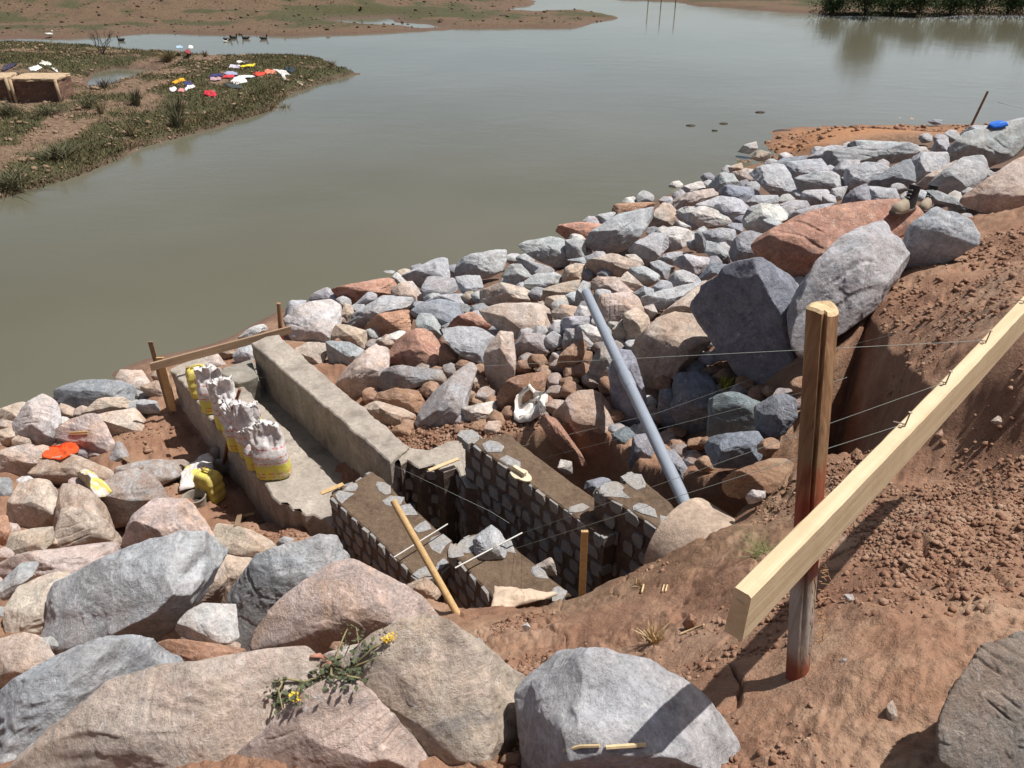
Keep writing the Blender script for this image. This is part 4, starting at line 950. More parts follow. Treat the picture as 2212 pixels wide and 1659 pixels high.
M_FIB = simple('bark_fibre', (.40, .23, .12), .9, .3, 20, .2, .002)
mb = MB()
for k in range(70):
    s = rg.uniform(.30, .62); c = (pz+(top-pz)*s) - pb; a = rg.uniform(-.9, .35); q = c + .046*np.array([math.cos(a), math.sin(a), 0]); l = rg.uniform(.01, .035)
    mb.tube([q, q + [l*rg.uniform(.3, .9), rg.uniform(-.3, .3)*l, rg.uniform(-.5, .5)*l], q + [l*rg.uniform(.5, 1.1), rg.uniform(-.4, .4)*l, rg.uniform(-1.2, .2)*l]], [.0016, .0012, .0006], 4)
mb.build('bark_strips', M_FIB, tk_)
# form board and stakes at the river end
fa, fb = P(325, 793, 1.22), P(629, 712, 1.22); d = (fb-fa)/np.linalg.norm(fb-fa); nn = np.cross(d, [0, 0, 1])
M_FB = wood_along('form_board_wood', (.36, .25, .165), (.24, .155, .10), d)
mb = MB(); mb.box((0, 0, 0), d*np.linalg.norm(fb-fa)/2, nn*.013, (0, 0, .048)); o = mb.build('form_board', M_FB, bevel=.003); o.location = (fa+fb)/2; tag(o, 'brown form board on edge at the river end of the channel', 'plank')
def stake(name, px0, px1, r, mat, label, cat, zb=None, dy=0.0, flat=None, n=14, group=None):
    a = P(px0[0], px0[1], zb) if zb is not None else G(*px0); b = PY(px1[0], px1[1], a[1]+dy); d = b-a; L = np.linalg.norm(d); d = d/L; mb = MB()
    if flat:
        s = np.cross(d, [0, 1, 0]); s /= np.linalg.norm(s); u = np.cross(d, s); mb.box(d*(L/2-.05), d*(L/2+.05), s*flat[0]/2, u*flat[1]/2); o = mb.build(name, mat, bevel=.002)
    else:
        mb.tube([-d*.1, d*L*.3, d*L*.7, d*L], [r*1.05, r, r*.97, r*.93], n); o = mb.build(name, mat, sm=True, auto=40)
    o.location = a; return tag(o, label, cat, group)
M_RED = NM('red_topped_stake'); m = M_RED; tc = m.coord('Object'); sx = m.n('ShaderNodeSeparateXYZ'); m.l(tc, sx.inputs[0]); m.base(m.mix(m.math('GREATER_THAN', sx.outputs[2], .27), (.30, .03, .025), (.30, .17, .09))); M_RED = m.m
stake('stake', (609, 748), (602, 655), .026, M_RED, 'round stake painted red below, beside the form board end', 'stake', zb=.98)
stake('stake', (365, 880), (325, 738), .02, M_OLD, 'dark thin timber stake leaning at the left end of the form board', 'stake', zb=.55, flat=(.055, .02), dy=.05)
stake('stake', (371, 872), (345, 772), .02, M_PALE, 'yellowish flat stake leaning in front of the dark one', 'stake', zb=.60, flat=(.085, .022), dy=.02)
stake('pole', (989, 1328), (849, 1081), .0225, M_PALE, 'slim bare pole leaning over the mortar topped wall', 'pole', dy=.42)
stake('stake', (1258, 1264), (1263, 1147), .02, M_PALE, 'short split wooden stake standing at the edge of the pit', 'stake', zb=2.12, flat=(.04, .02), dy=.0)
stake('pole', (2097, 274), (2134, 197), .035, M_OLD, 'thin dark pole leaning out of the riprap at the upper right', 'pole', n=8)
# ------------------------------------------------------------------ helpers that need the built geometry
bpy.context.view_layer.update(); DG = bpy.context.evaluated_depsgraph_get()
def HIT(px, py, off=0.0):
    r = ray(px, py); rl = np.linalg.norm(r); ok, loc, nrm, idx, ob, mt = SC.ray_cast(DG, Vector((0, 0, CAMZ)), Vector(r/rl))
    return np.array(loc) - r/rl*off if ok else PT(px, py, .004)
# building lines (strings)
M_STR = simple('nylon_string', (.42, .45, .40), .5, .05, 5, 0)
def line(pts, label, r=.0011):
    mb = MB(); o = pts[0]; mb.tube([np.array(p)-o for p in pts], r, 5); ob = mb.build('string_line', M_STR, sm=True); ob.location = o; return tag(ob, label, 'string')
line([NAILS[0], PT(1115, 1184, .0034)], 'taut string from the lowest nail to the near masonry wall')
line([NAILS[1], PT(1128, 1152, .0035)], 'taut string from the second nail to the steel rod tip')
line([NAILS[2], PT(1000, 793, .0047), PT(556, 816, .00515)], 'taut string from the third nail across the riprap to the channel end')
line([NAILS[3], PT(1800, 755, .0036), PT(1421, 892, .0039), PT(1140, 960, .0041), PT(1005, 1004, .0042)], 'upper string passing the post and crossing the grey pipe', .001)
line([PT(1830, 815, .0030), PT(1730, 848, .0031), PT(1430, 925, .0036), PT(1170, 990, .0039)], 'lower string crossing the middle of the grey pipe', .001)
line([P(840, 1000, 1.35), P(1060, 1105, 1.62), P(1100, 1130, 1.62)], 'thin string stretched between the masonry walls above the trench', .001)
line([PT(2156, 221, .0100), PT(2190, 229, .0100), PT(2240, 238, .0100)], 'loose wire sticking out over the water at the right edge', .006)
# steel rods
M_ROD = simple('galvanised_rod', (.42, .40, .37), .45, .1, 20, .1, .001, .5)
def rod(p, r, label, mat=M_ROD, name='steel_rod', n=8, cat='rod', group=None):
    mb = MB(); o = np.array(p[0]); mb.tube([np.array(q)-o for q in p], r, n); ob = mb.build(name, mat, sm=True, auto=40); ob.location = o; return tag(ob, label, cat, group)
rod([P(851, 1204, 1.39), P(967, 1132, 1.39)], .006, 'thin steel rod lying across the mortar under the leaning pole')
rod([P(983, 1227, 1.60), P(1128, 1151, 1.60)], .006, 'thin steel rod pinned under the chunky grey stone')
# ------------------------------------------------------------------ jerrycans
M_JER = NM('yellow_plastic'); m = M_JER; v = m.coord('Object'); f = m.noise(v, 14, 6, .7)
m.base(m.mix(m.ramp(f, (.42, .75), (.62, 0.)), (.66, .56, .10), (.40, .32, .13))); m.b.inputs['Roughness'].default_value = .5; m.bump(f, .2, .004); M_JER = m.m
M_CAP = simple('grubby_cap', (.30, .20, .10), .6)
def rbox(hx, hy, hz, res=5, p=9, f=None):
    D, Fc = ico(res); r = ((np.abs(D/np.array([hx, hy, hz]))**p).sum(1))**(-1/p); V = D*r[:, None]
    if f is not None: V = f(V)
    return V, Fc
def jerrycan(loc, rz, label, tiltx=0):
    e = empty('jerrycan', loc, label, 'jerrycan', 'yellow jerrycans'); e.rotation_euler = (tiltx, 0, rz)
    def shp(V):
        V = V.copy(); side = np.abs(V[:, 2]-.0) < .13; rib = .004*np.cos(V[:, 2]*70)*smooth(.14, .11, np.abs(V[:, 2]+.02)); s = 1 + rib/np.maximum(np.hypot(V[:, 0], V[:, 1]), .05)
        V[:, 0] *= s; V[:, 1] *= s; 
        top = smooth(.08, .165, V[:, 2]); V[:, 0] *= 1-.10*top; V[:, 1] *= 1-.10*top
        g = np.exp(-((V[:, 0])/.030)**2)*(V[:, 2] > .10); V[:, 2] -= .0*g
        for sx in (-.045, .045): 
            d = np.exp(-((V[:, 0]-sx)/.012)**2)*smooth(.12, .08, np.abs(V[:, 2]))*np.sign(V[:, 1]); V[:, 1] -= .006*d
        V += .003*np.c_[fbm(V*12, 3, 3), fbm(V*12, 3, 5), 0*V[:, 0]]; V[:, 2] += .168; return V
    V, Fc = rbox(.115, .095, .168, 5, 8, shp); bd_ = mesh_obj('body', V, Fc, M_JER, e)
    mb = MB(); mb.tube([(-.05, 0, .325), (-.045, 0, .355), (-.02, 0, .368), (.03, 0, .368), (.055, 0, .352), (.06, 0, .32)], [.012, .012, .011, .011, .012, .013], 10); mb.build('handle', M_JER, bd_, sm=True)
    mb = MB(); mb.tube([(-.075, .045, .31), (-.078, .045, .35)], .022, 14); o = mb.build('cap', M_CAP, bd_, sm=True, auto=40)
    return e
jerrycan(P(437, 853, 1.0), .5, 'yellow jerrycan standing on the concrete wall behind the cement bags')
jerrycan(P(460, 1079, .49), -.45, 'dusty yellow jerrycan on the ground beside the bucket')
# ------------------------------------------------------------------ cement bags
M_BAG = NM('woven_cement_bag'); m = M_BAG; v = m.coord('Object'); sx = m.n('ShaderNodeSeparateXYZ'); m.l(v, sx.inputs[0]); n_ = m.noise(v, 9, 5, .6)
hgt = m.math('ADD', sx.outputs[2], m.math('MULTIPLY', m.math('SUBTRACT', n_, .5), .05))
white = m.ramp(m.noise(v, 18, 6, .7), (.3, (.50, .46, .45)), (.6, (.72, .69, .68)))
yel = m.mix(m.math('GREATER_THAN', n_, .58), (.66, .60, .10), (.62, .58, .42))
col = m.mix(m.math('LESS_THAN', hgt, .175), white, yel)
def stripes(src, lo, hi, freq, colr, thr, col):
    vz = m.n('ShaderNodeTexNoise', _Scale=1.0, _Detail=1.0); mp = m.n('ShaderNodeMapping'); mp.inputs['Scale'].default_value = (70, 70, 8); m.l(v, mp.inputs['Vector']); m.l(mp.outputs[0], vz.inputs['Vector'])
    row = m.math('GREATER_THAN', m.math('SINE', m.math('MULTIPLY', sx.outputs[2], freq)), thr)
    k = m.math('MULTIPLY', row, m.math('MULTIPLY', m.math('GREATER_THAN', vz.outputs['Fac'], .47), m.math('MULTIPLY', m.math('GREATER_THAN', sx.outputs[2], lo), m.math('LESS_THAN', sx.outputs[2], hi))))
    return m.mix(k, col, colr)
col = stripes(v, .035, .11, 170, (.62, .22, .04), .1, col); col = stripes(v, .18, .29, 105, (.60, .22, .16), .72, col); col = stripes(v, .31, .40, 80, (.58, .24, .22), .78, col)
m.base(m.mix(m.ramp(m.noise(v, 11, 6, .7), (.45, 0.), (.65, .4)), col, (.42, .37, .33))); m.b.inputs['Roughness'].default_value = .55; m.bump(m.noise(v, 26, 6, .7), .7, .012); M_BAG = m.m
def bag(loc, rz, w_, d_, h_, seed, label, flop=.25, group='cement bags in a row on the wall'):
    rg = np.random.RandomState(seed); n = 72; H = 46; rings = []
    ph = rg.uniform(0, 6.28, 4); bend = rg.uniform(-.5, .5)*flop
    for i in range(H+1):
        u = i/H; z = h_*u; full = smooth(-.02, .06, np.array(u))*1.0
        fill = 1 - smooth(.42, .8, np.array(u))         # sand filled below, empty and crumpled above
        ww = w_/2*(.86+.14*full)*(1 - .12*(1-fill)); dd = d_/2*(.35+.65*fill)*(.8+.2*full); ring = []
        for k in range(n):
            a = 2*math.pi*k/n; ca, sa = math.cos(a), math.sin(a); r = (abs(ca)**3.2 + abs(sa)**3.2)**(-1/3.2)
            x = ww*r*ca; y = dd*r*sa; ring.append((x, y, z))
        q = np.array(ring); cr = (1-fill)
        nz = fbm(np.c_[q[:, 0]*16, q[:, 1]*9, q[:, 2]*4+seed], 4, seed); nz2 = fbm(np.c_[q[:, 0]*34, q[:, 1]*30, q[:, 2]*15+seed], 3, seed+1)
        q[:, 1] += (.006+.075*cr)*nz + .012*nz2*(.3+cr); q[:, 0] += (.004+.035*cr)*np.roll(nz, 9) + .006*nz2
        q[:, 2] += cr*.035*fbm(np.c_[q[:, 0]*7, q[:, 1]*12, 0*q[:, 0]+seed], 3, seed+4)
        q[:, 0] += bend*.25*u*u; q[:, 1] += .06*flop*u*u*math.sin(ph[0]*2)
        rings.append(q)
    last = rings[-1]; c = last.mean(0); rings.append(c + (last-c)*.5 + [0, 0, -.05]); rings.append(c + (last-c)*.15 + [0, 0, -.10])
    mb = MB(); mb.loft(rings); o = mb.build('cement_bag', M_BAG, sm=True); o.location = loc; o.rotation_euler = (0, 0, rz); return tag(o, label, 'cement bag', group)
for k, (px, py, w_, d_, h_, rz, lab) in enumerate([
    (594, 1026, .31, .20, .50, .12, 'cement bag nearest the camera, yellow base and red print fully visible'),
    (566, 1006, .27, .17, .46, .30, 'grey white cement bag half hidden right behind the nearest one'),
    (548, 985, .25, .18, .50, -.3, 'cement bag with a floppy open top in the middle of the row'),
    (524, 968, .26, .17, .48, .1, 'cement bag with a red printed panel, just right of the shovel handles'),
    (508, 942, .24, .17, .45, -.5, 'narrow cement bag partly behind the shovel handles'),
    (497, 920, .26, .17, .50, .4, 'cement bag leaning behind the two shovel handles'),
    (488, 910, .20, .16, .40, -.2, 'small yellowish cement bag left of the shovel handles'),
    (466, 886, .27, .18, .48, .2, 'pinkish white cement bag next to the far jerrycan'),
    (545, 940, .24, .12, .40, .9, 'loose white bag flopping over the channel side of the row')]):
    bag(P(px, py, 1.0), rz, w_, d_, h_*[1.12, .92, 1.2, 1.02, .88, 1.15, .82, 1.12, .9][k], 20+k, lab, flop=.35)
def crumple(name, pl, z_fn, mat, seed, label, cat, amp=.03, thick=.006, res=22, freq=9, group=None, dome=0.0):
    """a crumpled sheet inside the outline pl (image points), resting on z_fn"""
    pl = np.array(pl, float); x0, y0 = pl.min(0); x1, y1 = pl.max(0); c = pl.mean(0)
    wp = np.array([z_fn(*q) for q in pl]); V = []; Fc = []; N = len(pl); R_ = res
    cw_ = z_fn(*c); rings = []
    for i in range(R_+1):
        s = i/R_; ring = []
        for k in range(N*6):
            a = k/6; j = int(a); f = a-j; q = wp[j]*(1-f)+wp[(j+1) % N]*f; ring.append(cw_ + (q-cw_)*s)
        rings.append(np.array(ring))
    n = N*6
    allp = np.concatenate(rings); size = np.ptp(allp, axis=0).max(); fq = freq/max(size, .05)*.5
    h = amp*(.5+.9*fbm(allp*fq, 4, seed)) + amp*.5*np.abs(fbm(allp*fq*2.6, 3, seed+2)); rr = np.repeat(np.linspace(0, 1, R_+1), n); h = h + dome*(1-rr**2); h = h*np.where(rr > .97, .35, 1)
    top = allp + np.c_[.4*amp*fbm(allp*fq*1.5, 3, seed+5), .4*amp*fbm(allp*fq*1.5, 3, seed+6), h]
    bot = top - [0, 0, thick]
    V = np.concatenate([top, bot]); off = len(top)
    for i in range(R_):
        for k in range(n):
            a, b, c2, d2 = i*n+k, i*n+(k+1) % n, (i+1)*n+(k+1) % n, (i+1)*n+k
            Fc.append((a, d2, c2, b)); Fc.append((off+a, off+b, off+c2, off+d2))
    for k in range(n): a, b = R_*n+k, R_*n+(k+1) % n; Fc.append((a, off+a, off+b, b))
    o0 = top.mean(0); o = mesh_obj(name, V-o0, Fc, mat); o.location = o0; return tag(o, label, cat, group)
def fab(name, c, rough=.85, wr=.5): return simple(name, c, rough, .12, 6, wr, .006)
def onhit(off=.0): 
    def f(x, y): 
        p = HIT(x, y); return p + [0, 0, off]
    return f
def onground(dz=0.02):
    def f(x, y): return G(x, y) + [0, 0, dz]
    return f
def onz(z):
    return lambda x, y: P(x, y, z)
M_WHB = NM('torn_bag_paper'); m = M_WHB; v = m.coord('Object'); f = m.noise(v, 13, 5, .7); g = m.noise(v, 5, 2)
m.base(m.mix(m.ramp(g, (.55, 0.), (.6, 1.)), m.ramp(f, (.35, (.46, .40, .37)), (.6, (.68, .64, .62))), (.60, .50, .14))); m.bump(f, .8, .01); M_WHB = m.m
crumple('empty_cement_bag', [(388, 1062), (391, 1030), (404, 1008), (428, 990), (452, 982), (462, 996), (460, 1018), (440, 1040), (415, 1056)], onz(.62), M_WHB, 3, 'empty torn cement bag in a heap left of the near jerrycan', 'cement bag', .045, dome=.04)
crumple('empty_cement_bag', [(170, 1027), (187, 1021), (207, 1028), (222, 1042), (244, 1064), (230, 1074), (214, 1076), (200, 1062), (184, 1048)], onhit(.01), M_WHB, 12, 'empty cement bag with a yellow bottom lying on a tan slab', 'cement bag', .04, dome=.05)
M_OR = fab('orange_fabric', (.62, .085, .02)); crumple('orange_cloth', [(93, 984), (110, 975), (140, 966), (160, 962), (173, 970), (170, 980), (150, 988), (133, 997), (110, 993), (94, 993)], onhit(.01), M_OR, 5, 'bright orange cloth crumpled on the boulders', 'cloth', .05, dome=.03)
M_PL = fab('milky_plastic', (.70, .66, .61), .35, .2); crumple('plastic_sheet', [(1099, 902), (1104, 880), (1120, 862), (1142, 850), (1158, 862), (1180, 878), (1182, 896), (1166, 905), (1150, 918), (1128, 921), (1106, 915)], onhit(.02), M_PL, 8, 'crumpled milky plastic sheet on the loose soil', 'plastic sheet', .15, dome=.05, freq=3.2, res=30)
M_SAC = fab('jute_sacking', (.52, .40, .30), .95, .9); crumple('sackcloth', [(1055, 1325), (1062, 1300), (1068, 1268), (1100, 1270), (1150, 1280), (1205, 1286), (1160, 1300), (1120, 1310), (1085, 1325)], lambda x, y: P(x, y, 1.60 if y < 1290 else 1.72), M_SAC, 4, 'beige sackcloth draped over the end of the near masonry wall', 'sackcloth', .03, dome=.03)
# ------------------------------------------------------------------ bucket and shovels
M_BUK = simple('cement_crusted_metal', (.27, .245, .20), .8, .3, 14, .6, .006); M_WET = simple('wet_mortar', (.06, .055, .05), .6)
bl_ = P(427, 1102, .50); e = empty('bucket', bl_, 'round mortar crusted bucket between the boulder and the near jerrycan', 'bucket')
rings = [[(r*math.cos(t)*1.0, r*math.sin(t), z) for t in np.linspace(0, 2*math.pi, 41)[:-1]] for r, z in ((.088, 0), (.105, .16), (.112, .165), (.112, .175), (.100, .175), (.096, .16), (.088, .07))]
mb = MB(); mb.loft(rings, cap=False); mb.F.append(tuple(range(40))[::-1]); sh_ = mb.build('shell', M_BUK, e, sm=True, auto=40)
mb = MB(); mb.loft([[(.094*math.cos(t), .094*math.sin(t), .085) for t in np.linspace(0, 6.283, 41)[:-1]], [(.03*math.cos(t), .03*math.sin(t), .095) for t in np.linspace(0, 6.283, 41)[:-1]]]); mb.build('contents', M_WET, e, sm=True)
mb = MB(); mb.tube([(.11*math.cos(t), .11*math.sin(t)-.03*math.sin(t), .17-.05*abs(math.sin(t))) for t in np.linspace(3.2, 6.2, 14)], .0035, 6); mb.build('handle', M_BUK, sh_, sm=True)
M_HAND = simple('worn_handle', (.20, .085, .05), .6, .2, 14, .2, .002); M_BLADE = simple('dull_steel', (.22, .22, .22), .5, .25, 9, .3, .003, .5)
def shovel(p0, p1, z0, y1, label):
    a = P(*p0, z0); b = PY(*p1, y1); d = b-a; L = np.linalg.norm(d); d /= L; e = empty('shovel', a, label, 'shovel', 'shovels leaning on the wall')
    mb = MB(); mb.tube([(0, 0, 0), d*L*.5, d*L], [.019, .016, .016], 12); mb.build('handle', M_HAND, e, sm=True)
    s = np.cross(d, [0, 1, 0]); s /= np.linalg.norm(s); u = np.cross(s, d); rows = []
    for i, (t, w_) in enumerate(((.03, .03), (0, .085), (-.08, .10), (-.16, .09), (-.21, .05), (-.235, .012))):
        rows.append([d*t + s*w_*k + u*(.03*k*k - .01) for k in np.linspace(-1, 1, 9)] + [d*t + s*w_*k + u*(.03*k*k - .016) for k in np.linspace(1, -1, 9)])
    mb = MB(); mb.loft(rows); mb.build('blade', M_BLADE, e, sm=True, auto=50)
yb = P(476, 985, .62)[1]
shovel((475, 975), (518, 841), .62, 6.40, 'shovel with the longer reddish handle, leaning against the wall')
shovel((484, 1000), (503, 878), .62, 6.42, 'shovel with the shorter handle, its blade nearest the near jerrycan')
# ------------------------------------------------------------------ wooden float on the wall
zc = 1.72; fc = P(1126, 1028, zc); ux = P(1146, 1040, zc)-P(1106, 1014, zc); Lf = np.linalg.norm(ux); ux /= Lf; uy = np.cross([0, 0, 1], ux)
M_FL = simple('pale_planed_wood', (.58, .50, .36), .8, .12, 10, .3, .003); e = empty('plastering_float', fc, 'small pale wooden float lying on the brown mortar', 'float')
r0 = []
for k in range(28):
    t = 2*math.pi*k/28; x = Lf*.5*math.cos(t); y = .055*math.sin(t)*(1.25 if math.cos(t) < .2 else 1.0); x = max(x, -Lf*.42); r0.append(ux*x + uy*y)
mb = MB(); mb.loft([r0, [q+[0, 0, .014] for q in r0]]); mb.build('board', M_FL, e, bevel=.002)
mb = MB(); mb.box(ux*-.02 + np.array([0, 0, .045]), ux*.065, uy*.016, (0, 0, .012)); mb.box(ux*-.07+np.array([0, 0, .024]), ux*.012, uy*.016, (0, 0, .012)); mb.box(ux*.03+np.array([0, 0, .024]), ux*.012, uy*.016, (0, 0, .012)); mb.build('handle', M_FL, e, bevel=.002)
# ------------------------------------------------------------------ loose timber, sticks and straw
def plank(a, b, w_, th, mat, label, name='wood_scrap', cat='wood scrap', group=None):
    a, b = np.array(a), np.array(b); d = b-a; L = np.linalg.norm(d); d /= L; s = np.cross(d, [0, 0, 1.]); s /= np.linalg.norm(s); u = np.cross(s, d); mb = MB(); mb.box((0, 0, 0), d*L/2, s*w_/2, u*th/2)
    o = mb.build(name, mat, bevel=.002); o.location = (a+b)/2 + [0, 0, th*.5]; return tag(o, label, cat, group)
plank(P(694, 1067, 1.31), P(742, 1047, 1.33), .045, .012, M_PALE, 'short yellow batten under the corner stone of the near wall')
plank(P(926, 1018, 1.30), P(990, 992, 1.33), .04, .012, M_NEW, 'pale batten on the ragged masonry against the tall wall')
for i, (q, c, lab) in enumerate([(((505, 1131), (528, 1118)), M_OLD, 'grey wood scrap near the rounded pink topped boulder'), (((512, 1136), (519, 1110)), M_OLD, 'upright grey wood scrap crossing the other one'), (((524, 1117), (549, 1111)), M_PALE, 'bright yellow chip of wood on the trodden soil'),
        (((268, 990), (307, 1013)), M_OLD, 'tan lath lying in the trodden soil'), (((88, 991), (98, 986)), M_NEW, 'pale wood chip beside the orange cloth')]):
    a, b = HIT(*q[0]), HIT(*q[1]); plank(a, b, .045, .014, c, lab)
def stick(pts, r, mat, label, name='twig', cat='twig', group=None, off=.004):
    P3 = [HIT(*q)+[0, 0, r+off] for q in pts]; return rod(P3, r, label, mat, name, 6, cat, group)
M_STRAW = simple('dry_straw', (.56, .42, .24), .8, .2, 30, .2, .001)
stick([(151, 937), (170, 936), (191, 935)], .010, M_PALE, 'upper short stick on the pinkish boulder', group='sticks on the pinkish boulder'); stick([(152, 940), (172, 940), (190, 939)], .009, M_PALE, 'lower short stick on the pinkish boulder', group='sticks on the pinkish boulder')
stick([(1217, 1626), (1255, 1617), (1295, 1616)], .0045, M_STRAW, 'left straw stem on the boulder with the post shadow', 'straw', 'straw'); stick([(1308, 1620), (1350, 1617), (1394, 1614)], .0055, M_STRAW, 'right straw stem on the boulder with the post shadow', 'straw', 'straw')
stick([(1386, 1282), (1390, 1266)], .005, M_STRAW, 'single white straw bit on the soil below the pit edge', 'straw', 'straw'); stick([(1430, 1280), (1434, 1266)], .004, M_STRAW, 'left one of the two parallel straw bits', 'straw', 'straw'); stick([(1437, 1280), (1441, 1266)], .004, M_STRAW, 'right one of the two parallel straw bits', 'straw', 'straw')
stick([(1470, 1372), (1500, 1360), (1520, 1352)], .004, M_STRAW, 'thin straw lying near the near end of the plank', 'straw', 'straw')
stick([(3200*.54*.0+1590, 1300), (1605, 1310)], .003, M_STRAW, 'tiny straw beneath the plank end', 'straw', 'straw')
# dry grass tufts
def tuft(px, py, n, h, spread, mat, label, name='grass_tuft', cat='grass tuft', seed=1, lean=(0, 0), w_=.0035, group=None, loc=None):
    rg = np.random.RandomState(seed); c = HIT(px, py) if loc is None else np.array(loc); mb = MB()
    for k in range(n):
        a = rg.uniform(0, 6.28); r = spread*rg.uniform(0, .45); b = np.array([r*math.cos(a), r*math.sin(a), -.01]); hh = h*rg.uniform(.45, 1); tip = b + [spread*rg.normal()*.6 + lean[0]*hh, spread*rg.normal()*.5+lean[1]*hh, hh]
        mid = (b+tip)/2 + [0, 0, hh*.12]; s = np.array([math.cos(a+1.5), math.sin(a+1.5), 0])*w_*rg.uniform(.5, 1.2)
        mb.add([b-s, b+s, mid+s*.8, mid-s*.8, tip], [(0, 1, 2, 3), (3, 2, 4)])
    o = mb.build(name, mat); o.location = c; return tag(o, label, cat, group)
tuft(1412, 1388, 90, .11, .06, M_STRAW, 'dry straw tuft on the soil above the boulder with the post shadow', seed=3)
tuft(1383, 1262, 40, .07, .05, M_STRAW, 'wispy dry tuft at the pit edge beside the split stake', seed=4, w_=.002)
M_GR = simple('thin_green_grass', (.16, .17, .06), .8); tuft(1650, 1195, 120, .05, .16, M_GR, 'thin green grass patch above the concrete pipe', seed=6, w_=.002)
M_YG = simple('yellow_green_weed', (.30, .32, .05), .7); tuft(1565, 838, 60, .14, .07, M_YG, 'small yellow green weed in the dark gap under the enormous boulder', 'weed', 'weed', seed=7, w_=.008)  # plain yellow green leaf colour
# ------------------------------------------------------------------ uprooted flowering weed on the foreground boulders
M_LEAF = NM('wilted_leaf'); m = M_LEAF; oi_ = m.n('ShaderNodeTexCoord'); f = m.noise(oi_.outputs['Object'], 40, 3); m.base(m.ramp(f, (.35, (.04, .05, .026)), (.6, (.10, .115, .062)))); M_LEAF = m.m
M_STEM = simple('weed_stem', (.24, .20, .10), .7); M_ROOT = simple('reddish_root', (.36, .17, .12), .7); M_FLW = simple('yellow_petals', (.75, .48, .03), .6)
we = HIT(715, 1462)+[0, 0, .015]; e = empty('uprooted_weed', we, 'wilted uprooted weed with small yellow flowers lying on the boulders', 'weed')
def NB(zx, zy, up=.012): return HIT(*bp('N2', zx, zy)) + [0, 0, up] - we
mb = MB(); mb.tube([NB(415, 915, .01), NB(480, 920, .02), NB(540, 950, .02), NB(560, 990, .02)], [.005, .007, .008, .006], 8); mb.build('root', M_ROOT, e, sm=True)
stems = [[(560, 990), (590, 950), (610, 860), (660, 740), (690, 700)], [(690, 700), (730, 720), (745, 840)], [(560, 990), (470, 1070), (380, 1100), (250, 1080), (170, 1110)], [(250, 1080), (200, 1160), (230, 1290)], [(380, 1110), (330, 1170), (310, 1210)],
         [(560, 1000), (640, 1030), (740, 970), (850, 870), (960, 820)], [(640, 1030), (720, 1000), (860, 940)], [(600, 1010), (680, 1070), (760, 1080)], [(560, 1000), (560, 1060), (620, 1080)]]
mb = MB(); tips = []
for s in stems:
    pts = [NB(x, y, .02) for x, y in s]; mb.tube(pts, [.0035]*(len(pts)-1)+[.0015], 6)
    for a, b in zip(pts[:-1], pts[1:]):
        for t in np.linspace(0, 1, 7): tips.append(a+(b-a)*t)
st_ = mb.build('stem', M_STEM, e, sm=True)
rg = np.random.RandomState(12); mb = MB(); cl = [NB(x, y, .015) for x, y in ((200, 1130), (220, 1180), (250, 1220), (190, 1200), (370, 1150), (430, 1080), (540, 1040), (570, 1060), (620, 1040), (650, 780), (640, 830), (720, 780), (740, 830), (700, 1060), (740, 1030), (730, 1090), (600, 960), (480, 1060))]
for c in cl*11 + tips*1:
    a = rg.uniform(0, 6.28); l = rg.uniform(.008, .024); d = np.array([math.cos(a), math.sin(a), rg.uniform(-.6, .6)]); s = np.array([-math.sin(a), math.cos(a), rg.uniform(-.5, .5)])*l*.28; b = c + rg.normal(size=3)*[.016, .016, .008]
    mb.add([b, b+d*l*.5+s, b+d*l, b+d*l*.5-s], [(0, 1, 2, 3)])
mb.build('leaves', M_LEAF, st_)
for pts in (((960, 805), (975, 800), (930, 830), (950, 820)), ((310, 1205), (320, 1215), (300, 1210))):
    mb = MB()
    for q in pts*14:
        b = NB(*q, .022) + rg.normal(size=3)*.005; a = rg.uniform(0, 6.28); l = .006; mb.add([b, b+[l*math.cos(a), l*math.sin(a), .002], b+[l*math.cos(a+1), l*math.sin(a+1), .004]], [(0, 1, 2)])
    mb.build('flower', M_FLW, st_)
